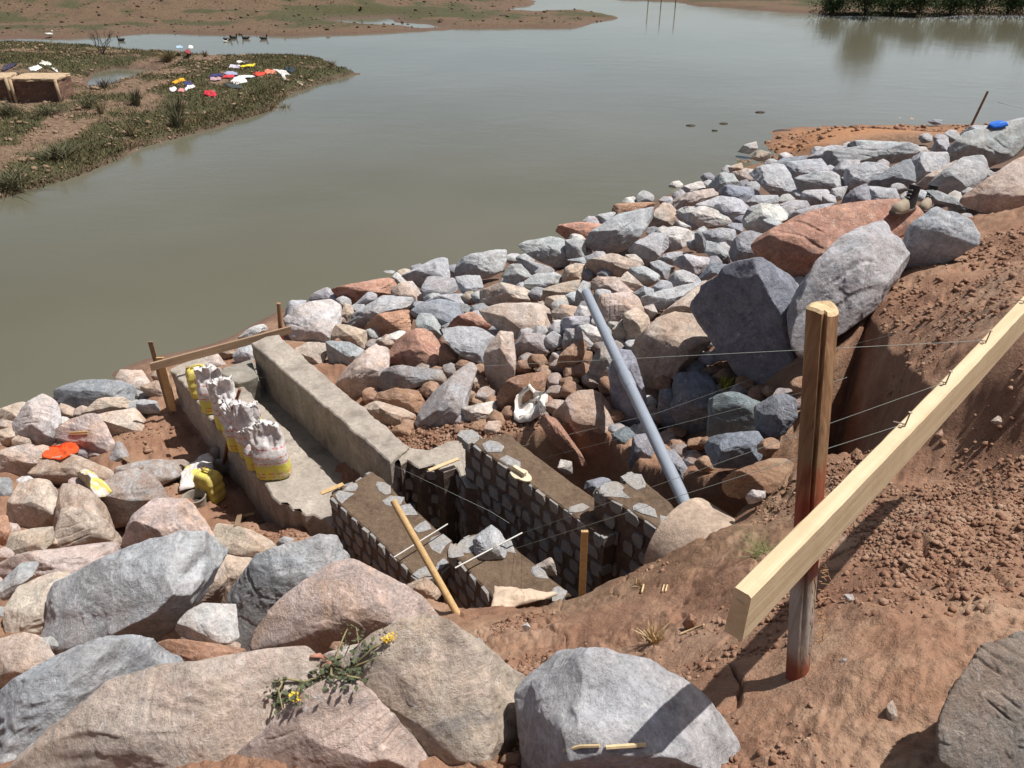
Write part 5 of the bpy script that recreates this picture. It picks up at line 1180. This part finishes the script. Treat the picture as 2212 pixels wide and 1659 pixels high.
# ------------------------------------------------------------------ boots
M_SUEDE = simple('dusty_suede', (.34, .28, .21), .9, .15, 30, .5, .003); M_UP = simple('black_boot_leather', (.035, .035, .038), .6, .3, 25, .4, .003); M_SOLE = simple('boot_sole', (.13, .10, .08), .8)
def boot(px, py, rz, label):
    c = HIT(px, py) + [0, 0, .0]; e = empty('boot', c, label, 'boot', 'pair of work boots'); e.rotation_euler = (0, 0, rz); e.scale = (1.2, 1.2, 1.2)
    def foot(u):   # half width, centre height along the foot, u 0 heel .. 1 toe
        return .036 + .012*math.sin(u*3.1) + .006*u
    rows = []; up = []
    for u in np.linspace(0, 1, 15):
        x = -.09 + .27*u; w_ = foot(u)*(1 if .06 < u < .93 else .7); rows.append([(x, w_*math.cos(t), .012+.014*np.sign(math.sin(t))*abs(math.sin(t))**.3) for t in np.linspace(0, 6.283, 19)[:-1]])
    mb = MB(); mb.loft(rows); mb.build('sole', M_SOLE, e, sm=True, auto=50)
    rows = []
    for u in np.linspace(.50, 1, 12):
        x = -.09 + .265*u; w_ = foot(u)*.95*(1-.55*max(0, (u-.86)/.14)**2); h = .085 - .03*(u-.5)*2; h *= (1-.45*max(0, (u-.85)/.15)**2); rows.append([(x, w_*math.cos(t), .02 + (h if math.sin(t) > 0 else .005)*math.sin(t)) for t in np.linspace(0, 6.283, 25)[:-1]])
    mb = MB(); mb.loft(rows); mb.build('toe_cap', M_SUEDE, e, sm=True, auto=60)
    rows = []
    for z, x0, x1, w_ in ((.02, -.09, .06, .040), (.06, -.092, .055, .040), (.09, -.090, .035, .038), (.12, -.085, .015, .037), (.16, -.085, .005, .040), (.19, -.088, .006, .043), (.19, -.080, -.002, .036), (.12, -.07, .0, .028)):
        rows.append([((x0+x1)/2 + (x1-x0)/2*math.cos(t), w_*math.sin(t), z + .012*math.cos(t)*(z > .15)) for t in np.linspace(0, 6.283, 25)[:-1]])
    mb = MB(); mb.loft(rows, cap=False); sf_ = mb.build('shaft', M_UP, e, sm=True, auto=60)
    mb = MB()
    for k in range(4): z = .085+.025*k; x = .045 - .012*k; mb.tube([(x, -.02, z), (x+.008, .02, z+.008)], .003, 5); mb.tube([(x, .02, z), (x+.008, -.02, z+.008)], .003, 5)
    mb.build('laces', M_STR, sf_, sm=True)
boot(1957, 455, math.radians(-145), 'left boot of the pair, dusty toe cap, on the rust red slab')
boot(2002, 448, math.radians(-130), 'right boot of the pair, beside the bright capped boulder')
# ------------------------------------------------------------------ laundry drying across the river
def CL(bl, s, c, label, seed, dz=.03, amp=.06):
    c = tuple(np.array(c)*.88)
    crumple('laundry', poly(bl, s), onground(dz), fab('laundry_fabric', c), seed, label, 'clothing', amp, .01, 10, 8, 'laundry spread on the grass')
W_ = (.78, .77, .76)
CL('L2', '995,400 1010,370 1060,360 1140,365 1140,405', (.55, .52, .60), 'lilac and white garment, top of the laundry group', 1); CL('L2', '1140,388 1160,372 1340,355 1300,378 1180,390', (.75, .60, .05), 'yellow strip of clothing beside the lilac garment', 2)
CL('L2', '1095,335 1110,318 1170,312 1175,328 1130,340', W_, 'small white cloth at the very top of the laundry group', 3); CL('L2', '1170,330 1180,312 1240,316 1235,335', (.10, .10, .10), 'small dark cloth beside the small white one', 4)
CL('L2', '730,515 770,485 910,475 925,505 860,518', (.06, .05, .16), 'dark blue garment with a white hem', 5); CL('L2', '760,555 765,530 900,528 895,552 820,560', (.42, .28, .30), 'mauve garment below the dark blue one', 6)
CL('L2', '935,470 980,450 1110,460 1110,490 960,492', (.34, .38, .52), 'blue grey garment in the middle of the laundry', 7); CL('L2', '910,530 940,500 1070,492 1080,515 1000,530', (.55, .05, .07), 'red and white garment under the blue grey one', 8)
CL('L2', '1010,575 1050,540 1120,500 1190,488 1335,508 1280,525 1200,535 1240,580 1150,590 1100,608', W_, 'big white shirt spread in the centre of the laundry', 9); CL('L2', '940,600 1000,605 1170,640 1150,665 1040,660 980,640', (.05, .06, .06), 'black garment below the big white shirt', 10)
CL('L2', '1300,470 1340,455 1460,460 1450,490 1350,500', (.68, .07, .04), 'bright red garment right of the big white shirt', 11); CL('L2', '1440,455 1480,425 1590,440 1560,478 1480,478', (.75, .22, .14), 'salmon garment next to the bright red one', 12)
CL('L2', '1545,415 1620,415 1720,430 1780,492 1700,490 1730,555 1690,548 1650,480 1600,440', (.66, .64, .60), 'off white trousers near the tip of the laundry row', 13); CL('L2', '1700,405 1730,385 1800,390 1850,440 1790,465 1730,430', (.03, .045, .06), 'dark navy heap of cloth at the right end of the row', 14)
CL('L2', '270,590 330,550 440,540 465,560 380,585 320,605', (.75, .38, .03), 'orange yellow garment at the left of the laundry', 15); CL('L2', '430,580 520,580 550,620 440,635', (.05, .05, .12), 'dark garment under the orange yellow one', 16)
CL('L2', '250,650 300,645 345,665 320,700 260,700', W_, 'crumpled white cloth at the left of the laundry', 17); CL('L2', '440,680 480,630 560,622 575,645 500,665 460,695', W_, 'white garment right of the crumpled white cloth', 18); CL('L2', '350,700 370,670 440,672 440,710', (.62, .25, .25), 'pink cloth between the two white ones', 19)
CL('L2', '680,740 700,700 800,690 850,740 830,770 740,765', (.50, .03, .05), 'dark red bundle lying alone on the grass', 20, .05, .06)
CL('L1', '360,400 430,375 490,370 540,395 450,440 385,435', W_, 'white garment with blue trim above the mud brick stack', 21); CL('L1', '490,350 530,318 610,325 660,345 650,365 580,370', (.72, .72, .62), 'white and yellow garment above the mud brick stack', 22); CL('L1', '650,405 700,415 750,455 720,450', W_, 'narrow white sleeve of cloth right of the white garment', 23)
CL('L1', '10,420 100,350 230,340 150,390 40,440', (.04, .035, .07), 'dark cloth at the left edge behind the mud brick stack', 24)
CL('L2', '350,240 350,220 400,208 435,225 430,242', (.35, .48, .60), 'light blue cloth on the reeds at the waterside', 25, .30); CL('L2', '500,225 520,208 560,212 570,235 530,240', (.72, .66, .60), 'whitish cloth on the reeds at the waterside', 26, .30); CL('L2', '440,245 500,228 530,245 520,285 450,270', (.26, .05, .05), 'dark red cloth on the reeds at the waterside', 27, .2)
CL('L2', '1850,585 1880,565 1950,600 1930,628', (.42, .36, .26), 'khaki rag near the eroded bank edge', 28)
crumple('blue_cloth', poly('R3', '1975,800 2000,780 2050,772 2095,785 2105,800 2060,815 2010,820'), lambda x, y: HIT(x, y+3)+[0, 0, .03], fab('blue_fabric', (.02, .13, .55)), 31, 'blue cloth behind the largest streaked slab, top right', 'cloth', .06, .01, 10)
# ------------------------------------------------------------------ mud brick stack
M_MB = NM('mud_brick'); m = M_MB; v = m.coord('Object'); br = m.n('ShaderNodeTexBrick', _Scale=7.0); mp = m.n('ShaderNodeMapping'); mp.inputs['Rotation'].default_value = (math.pi/2, 0, 0); m.l(v, mp.inputs['Vector']); m.l(mp.outputs[0], br.inputs['Vector'])
br.inputs['Color1'].default_value = (.22, .125, .085, 1); br.inputs['Color2'].default_value = (.17, .10, .07, 1); br.inputs['Mortar'].default_value = (.10, .06, .045, 1); br.inputs['Mortar Size'].default_value = .03
m.base(m.mix(m.math('GREATER_THAN', m.noise(v, 9, 5), .62), br.outputs[0], (.28, .18, .12))); m.bump(br.outputs['Fac'], -.5, .02); M_MB = m.m
M_DUST = simple('dusty_thatch', (.42, .31, .20), .95, .25, 8, .7, .02)
def bstack(xl, xr, yt, yb_, label, seed):
    a = G(xl, yb_); b = G(xr, yb_); zt = PY(xl, yt, a[1])[2]; W = np.linalg.norm(b-a); d = (b-a)/W; d[2] = 0; n_ = np.array([-d[1], d[0], 0]); zz = min(a[2], b[2])-.1; dep = .9
    e = empty('mud_brick_stack', (a+b)/2, label, 'brick stack', 'mud brick stacks'); o = (a+b)/2
    top = [a, b, b+n_*dep, a+n_*dep]; top = [np.array([q[0], q[1], zt])-o for q in top]
    solid('brick_pile', top, zz-o[2], M_MB, e, step=.12, jit=.02, seed=seed)
    top2 = [np.array([q[0]*1.03, q[1]*1.03-.03, q[2]+.06]) for q in top]; solid('dust_cover', top2, zt-o[2]-.02, M_DUST, e, step=.12, jit=.03, topjit=.04, seed=seed+1)
    for f, nm in ((.0, 'corner_post'), (1.0, 'corner_post')):
        q = a + (b-a)*f - n_*.05 - o; mb = MB(); mb.tube([q*[1, 1, 0]+[0, 0, zz-o[2]], q*[1, 1, 0]+[0, 0, zt-o[2]+.04]], .045, 7); mb.build(nm, M_DUST, e, sm=True)
bstack(38, 134, 174, 222, 'wider brown mud brick stack at the left edge across the river', 3); bstack(-40, 28, 174, 218, 'mud brick stack cut off by the left edge of the photo', 5)
# ------------------------------------------------------------------ plants across the river
M_REED = simple('reed_green', (.115, .108, .06), .85, .3, 3); M_DRY = simple('dry_reed', (.20, .16, .085), .85, .3, 3); M_TWIG = simple('bare_twig', (.075, .06, .05), .9); M_BUSH = NM('bush_leaf'); m = M_BUSH; f = m.noise(m.coord('Object'), 4, 4); m.base(m.ramp(f, (.35, (.02, .035, .014)), (.55, (.06, .085, .03)), (.75, (.13, .13, .05)))); M_BUSH = m.m
for k, (bl, x, y, n, h, sp, mt, lab) in enumerate([
    ('L1', 1730, 870, 140, 1.1, .28, M_REED, 'tall green reed clump on the pale bank, left part'), ('L2', 250, 290, 260, .75, .55, M_DRY, 'brownish reed clump at the waterside beside the light blue cloth'), ('L2', 350, 1010, 160, 1.1, .35, M_REED, 'dark reed clump on the grassy shore slope'),
    ('L2', 700, 245, 60, .5, .2, M_DRY, 'little reed tuft at the top edge of the peninsula'), ('L1', 1150, 900, 130, .7, .5, M_REED, 'low leafy weed clump right of the mud brick stack'), ('L1', 120, 1000, 200, .8, .6, M_REED, 'bushy green clump below the mud brick stack'),
    ('L1', 600, 960, 200, .5, .8, M_REED, 'wide green weed patch under the corner of the mud brick stack'), ('R1', 1120, 800, 160, .9, .4, M_REED, 'upright weed clump near the river, middle of the grassy slope'), ('R1', 370, 1010, 220, .8, .7, M_REED, 'big weed clump on the shore slope at the left'),
    ('R1', 640, 720, 60, .8, .25, M_DRY, 'reddish dry stalks on the bare pale bank'), ('R1', 1800, 690, 50, .5, .4, M_DRY, 'thin reeds standing in the shallow water'), ('R1', 830, 860, 90, .8, .3, M_DRY, 'arched dry grass blades on the shore slope'), ('R1', 60, 1180, 240, .7, .8, M_REED, 'grey green bushy plants at the left edge shoreline'),
    ('L1', 1320, 640, 70, .6, .4, M_TWIG, 'sparse twiggy weed at the edge of the small pond'), ('R1', 2100, 420, 40, .5, .3, M_DRY, 'short reeds at the tip of the peninsula')]):
    px, py = bp(bl, x, y); tuft(px, py, n, h*.6, sp*.9, mt, lab, 'reed_clump', 'plant', 40+k, w_=.011, loc=G(px, py), group='weeds across the river')
def branchy(loc, h, n, mat, label, name, cat, seed, leaf=None, leafn=0, w0=.03, crown=None):
    rg = np.random.RandomState(seed); e = empty(name, loc, label, cat); mb = MB(); ends = []
    def grow(p, d, l, r, dep):
        q = p + d*l; mb.tube([p, (p+q)/2 + rg.normal(size=3)*l*.05, q], [r, r*.8, r*.6], 6, cap=False); ends.append((q, l))
        if dep == 0: return
        for _ in range(rg.randint(2, 4)):
            dd = d + rg.normal(size=3)*.45; dd[2] = abs(dd[2])*.9+.15; dd /= np.linalg.norm(dd); grow(q if rg.rand() < .7 else (p+q)/2, dd, l*rg.uniform(.6, .85), r*.6, dep-1)
    for _ in range(n):
        d = np.array([rg.normal()*.35, rg.normal()*.35, 1]); d /= np.linalg.norm(d); grow(np.zeros(3), d, h*.33, w0, 3)
    mb.build('branches' if not leafn else 'trunk', mat, e, sm=True)
    if leafn:
        V = []; pts = np.array([q for q, l in ends]); c = pts[rg.randint(0, len(pts), leafn)] + rg.normal(size=(leafn, 3))*h*.10
        if crown: c = np.concatenate([c, rg.normal(size=(leafn, 3))*np.array(crown) + [0, 0, h*.45]])
        c[:, 2] = np.maximum(c[:, 2], .02); n2 = len(c); a = rg.normal(size=(n2, 3)); a /= np.linalg.norm(a, axis=1)[:, None]; b = np.cross(a, rg.normal(size=(n2, 3))); b /= np.linalg.norm(b, axis=1)[:, None]; s = rg.uniform(.03, .075, n2)[:, None]
        Vv = np.stack([c-a*s, c+b*s*.5, c+a*s, c-b*s*.5], 1).reshape(-1, 3); mesh_obj('crown', Vv, np.arange(n2*4).reshape(-1, 4), leaf, e, False)
    return e
branchy(G(*bp('L1', 1300, 225)), 1.25, 5, M_TWIG, 'bare twiggy shrub at the water on the far side of the peninsula', 'bare_shrub', 'shrub', 3, w0=.018)
FB = [(1800, 30, 1.2, 1.1), (1868, 33, 3.0, .9), (1925, 31, 1.3, 1.2), (1985, 33, 1.6, 1.3), (2050, 33, 1.4, 1.2), (2110, 32, 1.9, 1.3), (2175, 32, 1.5, 1.4), (2240, 32, 2.2, 1.4)]
FL_ = ['dark bush at the left end of the shaded far bank hedge', 'tall dark tree on the far bank whose reflection reaches into the river', 'low dark bush just right of the tall far tree', 'dark bush second to the right of the tall far tree', 'dense dark bush in the middle of the right far bank', 'taller dark bush toward the right of the far bank', 'ragged dark bush near the top right corner', 'dark bush cut by the right edge of the photo']
for k, (px, py, h, wd) in enumerate(FB):
    branchy(P(px, py-2, .1), h, 4, M_TWIG, FL_[k], 'tree' if h > 2.5 else 'bush', 'tree' if h > 2.5 else 'bush', 60+k, M_BUSH, 2600 if h < 2.5 else 5200, .04, (wd*.5, .5, h*.26))['group'] = 'trees and bushes on the far right bank'
# ------------------------------------------------------------------ ducks, posts and odd bits in the far water
M_DUCK = simple('dark_feathers', (.045, .04, .038), .7); M_WB = simple('white_feathers', (.68, .66, .62), .7); M_BILL = simple('bill', (.5, .3, .06), .6)
def duck(px, py, rz, label, mat=None, up=0.0, s=1.0):
    c = P(px, py, 0) if not up else G(px, py); e = empty('duck', c, label, 'duck', 'ducks on the far water'); e.rotation_euler = (0, 0, rz); e.scale = (s, s, s); D, Fc = ico(3)
    x = D[:, 0]; V = D*[.19, .085, .07]; V[:, 2] += .045 + .05*smooth(-.4, -1, x)+up; V[:, 1] *= 1-.5*smooth(-.3, -1, x); b = mesh_obj('body', V, Fc, mat or M_DUCK, e)
    V2 = D*[.045, .034, .036] + [.175, 0, .185+up]; mb = MB(); mb.tube([(.13, 0, .07+up), (.165, 0, .12+up), (.17, 0, .18+up)], [.035, .025, .022], 8); mb.add(V2, Fc.tolist()); mb.build('head', mat or M_DUCK, e, sm=True)
    mb = MB(); mb.box((.235, 0, .178+up), (.025, 0, 0), (0, .012, 0), (0, 0, .005)); mb.build('bill', M_BILL, e)
    if up:
        mb = MB(); mb.tube([(0, .03, up), (0, .03, -.02)], .008, 5); mb.build('leg', M_BILL, e); mb = MB(); mb.tube([(.02, -.03, up), (.02, -.03, -.02)], .008, 5); mb.build('leg', M_BILL, e)
for (x, y), rz, lab in zip(((768, 258), (1437, 254), (1475, 243), (1555, 246), (1665, 248), (1820, 224)), (3, .4, .1, 3.2, .2, 2.9), ('lone dark duck far left of the others, right of the bare shrub', 'dark duck closest to the white duck', 'dark duck just above right of the white duck', 'dark duck in the middle of the swimming group', 'dark duck right of the swimming group', 'dark duck farthest right, hugging the far bank')):
    duck(*bp('R1', x, y), rz, lab)
duck(*bp('R1', 1427, 266), .2, 'small white duck on the water', M_WB, s=.6); duck(*bp('R1', 318, 245), .5, 'white bird standing at the edge of the far bank', M_WB, up=.18, s=.9)
for k, (x, y0, y1) in enumerate(((1905, 30, -30), (1980, 45, -20), (2065, 52, -25))):
    a = P(*bp('R2', x, y0), 0); mb = MB(); mb.tube([(0, 0, -.2), (0, 0, 1.3)], [.05, .045], 8); o = mb.build('mooring_post', M_OLD, sm=True, auto=40); o.location = a; o.scale = (.6, .6, 1)
    tag(o, ['leftmost thin post standing in the far water', 'middle thin post standing in the far water', 'rightmost thin post standing in the far water'][k], 'post', 'posts in the far water')
# mud lumps and flotsam in the shallows
rgm = np.random.RandomState(3); M_MUD = simple('wet_mud', (.06, .045, .04), .7, .3, 6)
for k, (bl, x, y, w_, lab) in enumerate([('R2', 385, 172, 60, 'flat dark mud lump, leftmost in the far shallows'), ('R2', 545, 175, 75, 'long dark mud lump in the far shallows'), ('R2', 640, 176, 50, 'dark mud lump right of the long one'), ('R2', 780, 165, 70, 'dark mud ridge at the far mud flat edge'), ('R2', 1048, 92, 40, 'dark hump standing on the far mud flat'), ('R2', 1447, 143, 14, 'small dark stone on the far mud flat'),
        ('R2', 1605, 143, 12, 'tiny dark stone at the end of the far mud flat'), ('R3', 540, 713, 60, 'thin mud streak breaking the water surface'), ('R3', 100, 797, 60, 'muddy shoal left of the sand bar'), ('R3', 700, 835, 130, 'dark weed tangle at the edge of the sand bar'), ('R3', 830, 832, 90, 'driftwood bits right of the dark weed tangle'), ('R3', 250, 830, 36, 'little stone in the shallows by the sand bar'), ('R3', 310, 785, 50, 'tan stone cluster in the shallows')]):
    px, py = bp(bl, x, y); c = G(px, py) if bl == 'R2' and k > 3 else P(px, py, 0); L = np.linalg.norm(c-[0, 0, CAMZ]); ww = w_/BL[bl][2]*.54*L/1850/2; D, Fc = ico(3); V = D*[ww, ww*.55, max(.03, ww*.16)]; V = V*(1+.35*fbm(D*2.2+k, 3, k))[:, None]
    o = mesh_obj('mud_lump', V, Fc, M_MUD); o.location = c + [0, 0, .01]; tag(o, lab, 'mud lump', 'lumps in the shallows')
# ------------------------------------------------------------------ loose soil clods, gravel and grass (uncountable)
def scatter(name, label, n, region, size, mat, seed, flat=.7, dens=None):
    rg = np.random.RandomState(seed); D, Fc = ico(1); V = []; FF = []; k = 0; cols = []
    xs = [q[0] for q in region]; ys = [q[1] for q in region]
    X_ = rg.uniform(min(xs), max(xs), n*3); Y_ = rg.uniform(min(ys), max(ys), n*3); ok = sdist(X_, Y_, region) > 0; X_, Y_ = X_[ok], Y_[ok]
    if dens: kk = dens(X_, Y_, rg); X_, Y_ = X_[kk], Y_[kk]
    X_, Y_ = X_[:n], Y_[:n]; Zg = ground_full(X_, Y_); hsx, bx = ground_smooth(X_, Y_)
    s = size[0]*np.exp(rg.normal(size=len(X_))*size[1]); s = np.minimum(s, size[0]*4.5)
    rot = rg.normal(size=(len(X_), 4)); rot /= np.linalg.norm(rot, axis=1)[:, None]; w_, a, b, c = rot.T
    M = np.stack([1-2*(b*b+c*c), 2*(a*b-c*w_), 2*(a*c+b*w_), 2*(a*b+c*w_), 1-2*(a*a+c*c), 2*(b*c-a*w_), 2*(a*c-b*w_), 2*(b*c+a*w_), 1-2*(a*a+b*b)], -1).reshape(-1, 3, 3)
    sc_ = rg.uniform(.6, 1.25, (len(X_), 3)); loc = D[None]*(1+rg.uniform(-.22, .22, (len(X_), len(D), 1)))*sc_[:, None]; loc = np.einsum('nij,nkj->nki', M, loc); loc[..., 2] *= flat
    Vv = loc*s[:, None, None] + np.c_[X_, Y_, Zg + s*.25][:, None]; nV = len(D)
    Ff = (Fc[None] + (np.arange(len(X_))*nV)[:, None, None]).reshape(-1, 3)
    o = mesh_obj(name, Vv.reshape(-1, 3), Ff, mat, smooth_=False); return tag(o, label, kind='stuff')
M_CLOD = NM('soil_clod'); m = M_CLOD; v = m.coord('Object'); f = m.noise(v, 9, 4); g = m.noise(v, 60, 4, .7); m.base(m.mix(m.ramp(g, (.4, .5), (.6, 0.)), m.ramp(f, (.35, (.18, .09, .055)), (.5, (.29, .165, .105)), (.68, (.39, .265, .185))), (.20, .10, .065))); m.bump(g, .8, .01); M_CLOD = m.m
def rg_dense(thr, sc, sd_):
    def f(x, y, rg): return fbm(np.c_[x, y]*sc, 3, sd_) > thr + rg.normal(size=len(x))*.12
    return f
NEAR = [P(*q)[:2] for q in ((1060, 1340, 2.2), (1240, 1290, 2.2), (1430, 1210, 2.4), (1560, 1120, 2.5), (1700, 1000, 2.9), (1850, 960, 3.0), (2010, 950, 3.1), (2300, 950, 3.4), (2600, 1700, 3.8), (1000, 1760, 3.7), (1060, 1500, 3.0))]
NEAR2 = [P(*q)[:2] for q in ((2000, 840, 3.3), (1960, 760, 3.2), (1900, 640, 3.0), (1990, 560, 2.9), (2212, 460, 3.2), (2500, 420, 3.4), (2500, 960, 3.5), (2030, 940, 3.3))]
MIDS = [P(*q)[:2] for q in ((840, 960, 1.1), (800, 850, 1.1), (1000, 780, 1.4), (1180, 760, 1.6), (1300, 800, 1.7), (1260, 950, 1.5), (1100, 940, 1.4), (980, 980, 1.3))]
LEFTS = [P(*q)[:2] for q in ((250, 900, .5), (350, 860, .5), (620, 1120, .7), (760, 1250, 1.2), (1000, 1350, 2.0), (900, 1400, 2.0), (650, 1250, 1.1), (450, 1130, .6), (300, 1060, .5))]
scatter('soil_clods', 'reddish crumbly clods over the near soil slope', 22000, NEAR, (.0034, .85), M_CLOD, 1, dens=rg_dense(.10, 1.8, 7))
scatter('soil_crumbs', 'fine reddish crumbs over the right hand soil slope', 7000, NEAR2, (.0055, .8), M_CLOD, 2, dens=rg_dense(.05, 1.6, 9))
scatter('rubble_soil', 'red soil clods between the middle boulders', 12000, MIDS, (.0055, .95), M_CLOD, 3)
scatter('trodden_debris', 'small stones and clods on the trodden ground by the walls', 2600, LEFTS, (.010, .6), M_CLOD, 4, dens=rg_dense(.0, 1.5, 4))
BARW = [P(*q)[:2] for q in ((1560, 345, .1), (1650, 290, .1), (2000, 268, .1), (2230, 262, .1), (2230, 290, .1), (1700, 350, .1))]
scatter('bar_pebbles', 'pebbles and clods on the orange sand bar', 700, BARW, (.03, .5), M_CLOD, 5)
# bank rubble and grass on the peninsula
PENV = W2("-60,94,0 110,100,0 400,122,0 700,132,0 768,160,0 625,205,0 440,283,0 190,373,0 0,430,0 -60,445,0")
scatter('bank_clods', 'pale eroded clods along the banks across the river', 8000, PENV, (.020, .7), simple('pale_clod', (.24, .165, .105), .95, .35, 2), 6, dens=lambda x, y, rg: (sdist(x, y, POND) < -.3) & (fbm(np.c_[x, y]*.7, 3, 91) > .02+rg.normal(size=len(x))*.1))
FARV = W2("0,0,0 0,80,0 640,75,0 900,63,0 1240,56,0 1380,38,0 1150,0,0")
scatter('far_clods', 'stones and clods scattered on the far bank', 1800, FARV, (.026, .8), simple('far_clod', (.12, .078, .052), .95, .4, 1), 7)
def grass_field(name, label, region, n, h, mats, seed, dens):
    rg = np.random.RandomState(seed); xs = [q[0] for q in region]; ys = [q[1] for q in region]; X_ = rg.uniform(min(xs), max(xs), n*4); Y_ = rg.uniform(min(ys), max(ys), n*4); ok = (sdist(X_, Y_, region) > .05) & (sdist(X_, Y_, POND) < -.15); X_, Y_ = X_[ok], Y_[ok]; kk = dens(X_, Y_, rg); X_, Y_ = X_[kk][:n], Y_[kk][:n]
    Z_ = ground_full(X_, Y_); N_ = len(X_); a = rg.uniform(0, 6.28, N_); hh = h*rg.uniform(.4, 1.2, N_); w_ = .012*rg.uniform(.7, 1.5, N_); lx = rg.normal(size=N_)*.5*hh; ly = rg.normal(size=N_)*.5*hh
    b = np.c_[X_, Y_, Z_-.01]; s = np.c_[np.cos(a)*w_, np.sin(a)*w_, 0*a]; t = b + np.c_[lx, ly, hh]
    V = np.stack([b-s, b+s, t], 1).reshape(-1, 3); o = mesh_obj(name, V, np.arange(N_*3).reshape(-1, 3), mats, smooth_=False); return tag(o, label, kind='stuff')
M_G1 = NM('bank_grass'); m = M_G1; f = m.noise(m.coord('Object'), .9, 5, .6); g = m.noise(m.coord('Object'), 14, 3); c = m.ramp(f, (.35, (.05, .055, .022)), (.5, (.10, .095, .04)), (.66, (.20, .15, .08))); m.base(m.mix(m.ramp(g, (.42, 0.), (.58, .7)), c, (.19, .145, .08))); M_G1 = m.m
grass_field('bank_grass', 'short green and brown grass on the peninsula', PENV, 60000, .09, M_G1, 8, lambda x, y, rg: fbm(np.c_[x, y]*.9, 4, 81) + .5*fbm(np.c_[x, y]*.22, 4, 85) > -.15 + rg.normal(size=len(x))*.12)
SHOR = [q for q in W2("-60,400,0 190,340,0 440,262,0 600,195,0 625,207,0 590,240,0 440,285,0 300,322,0 190,375,0 90,408,0 0,432,0 -60,450,0")]
grass_field('shore_weeds', 'taller rough weeds along the shore of the peninsula', SHOR, 20000, .085, M_G1, 9, lambda x, y, rg: fbm(np.c_[x, y]*.8, 3, 33) > -.05+rg.normal(size=len(x))*.15)
# ------------------------------------------------------------------ labels for every boulder, each tied to what it lies beside
CN = {'k': 'shaded slate', 'm': 'dusty grey', 'g': 'grey', 'b': 'dark blue grey', 'w': 'whitish', 't': 'tan', 'p': 'pinkish', 'o': 'rusty', 's': 'soil covered'}
LM = [((605, 700), 'the red painted stake'), ((475, 745), 'the form board'), ((350, 800), 'the leaning timber stakes'), ((1268, 632), "the grey pipe's upper end"), ((1345, 860), "the grey pipe's socket"), ((135, 980), 'the orange cloth'), ((205, 1045), 'the cement bag on the slab'), ((427, 1080), 'the bucket'), ((1135, 885), 'the plastic sheet'),
      ((1980, 435), 'the boots'), ((1770, 640), 'the round post top'), ((2110, 240), 'the thin dark pole'), ((2155, 270), 'the blue cloth'), ((720, 1450), 'the uprooted weed'), ((985, 1325), 'the foot of the leaning pole'), ((1750, 340), 'the orange sand bar'), ((700, 880), 'the bare concrete wall'), ((1600, 1330), 'the near end of the plank'), ((2110, 1000), 'the plank'), ((1215, 500), 'the brick red slab over the water'), ((1620, 700), 'the enormous shaded boulder'), ((1800, 500), 'the rust red slab'), ((920, 780), 'the blocky tan orange boulder'), ((530, 1100), 'the yellow wood chip'), ((80, 1650), 'the bottom left corner'), ((20, 1080), 'the left edge'), ((1480, 1130), 'the buried concrete pipe'), ((850, 610), 'the long rust brown slab'), ((260, 1260), 'the angular grey boulder')]
def dirw(c, l):
    dx, dy = c[0]-l[0], c[1]-l[1]
    if abs(dx) > 2*abs(dy): return 'right of' if dx > 0 else 'left of'
    if abs(dy) > 2*abs(dx): return 'below' if dy > 0 else 'above'
    return ('below right of' if dx > 0 else 'below left of') if dy > 0 else ('above right of' if dx > 0 else 'above left of')
used = set()
def cand(r):
    a = r['w']/max(r['h'], 1); Rp = r['Rp']; size = 'tiny' if Rp < 9 else 'small' if Rp < 22 else 'medium' if Rp < 40 else 'large' if Rp < 90 else 'huge'
    shape = 'long flat' if a > 2.1 else 'flattish' if a > 1.45 else 'upright' if a < .8 else 'blocky'
    ds = sorted(((math.hypot(r['cen'][0]-l[0], r['cen'][1]-l[1]), l, n) for l, n in LM)); base = f"{size} {CN[r['col']]} {shape} {'rubble stone' if r.get('fill') else 'rock'}"
    for d, l, n in ds[:3]:
        w_ = dirw(r['cen'], l); yield f"{base} {'close' if d < 75 else 'farther'} {w_} {n}"
    for i in range(3):
        for j in range(i+1, 5): yield f"{base} {dirw(r['cen'], ds[i][1])} {ds[i][2]}, toward {ds[j][2]}"
for r in ROCKS:
    o = r['o']; o['category'] = 'boulder' if r['Rp'] > 26 else 'rock'
    o.name = o.data.name = 'boulder' if r['Rp'] > 26 else 'rock'
    if r.get('fill'):
        o.name = o.data.name = 'rubble_stone'; o['category'] = 'rubble stone'; o['group'] = 'rubble in the gaps'; continue
    o['group'] = 'riprap boulders along the river bank'
    if r.get('lab'): o['label'] = r['lab']; used.add(r['lab']); continue
rest = [r for r in ROCKS if not r.get('fill') and not r.get('lab')] + [r for r in ROCKS if r.get('fill')]
ORD = ['first', 'second', 'third', 'fourth', 'fifth', 'sixth', 'seventh', 'eighth']
for r in rest:
    for c in cand(r):
        if c not in used and len(c.split()) <= 16: r['o']['label'] = c; used.add(c); break
    else:
        c = next(cand(r)); k = 1
        while f"{ORD[k]} {c}" in used: k += 1
        c = f"{ORD[k]} {c}"; r['o']['label'] = c; used.add(c)
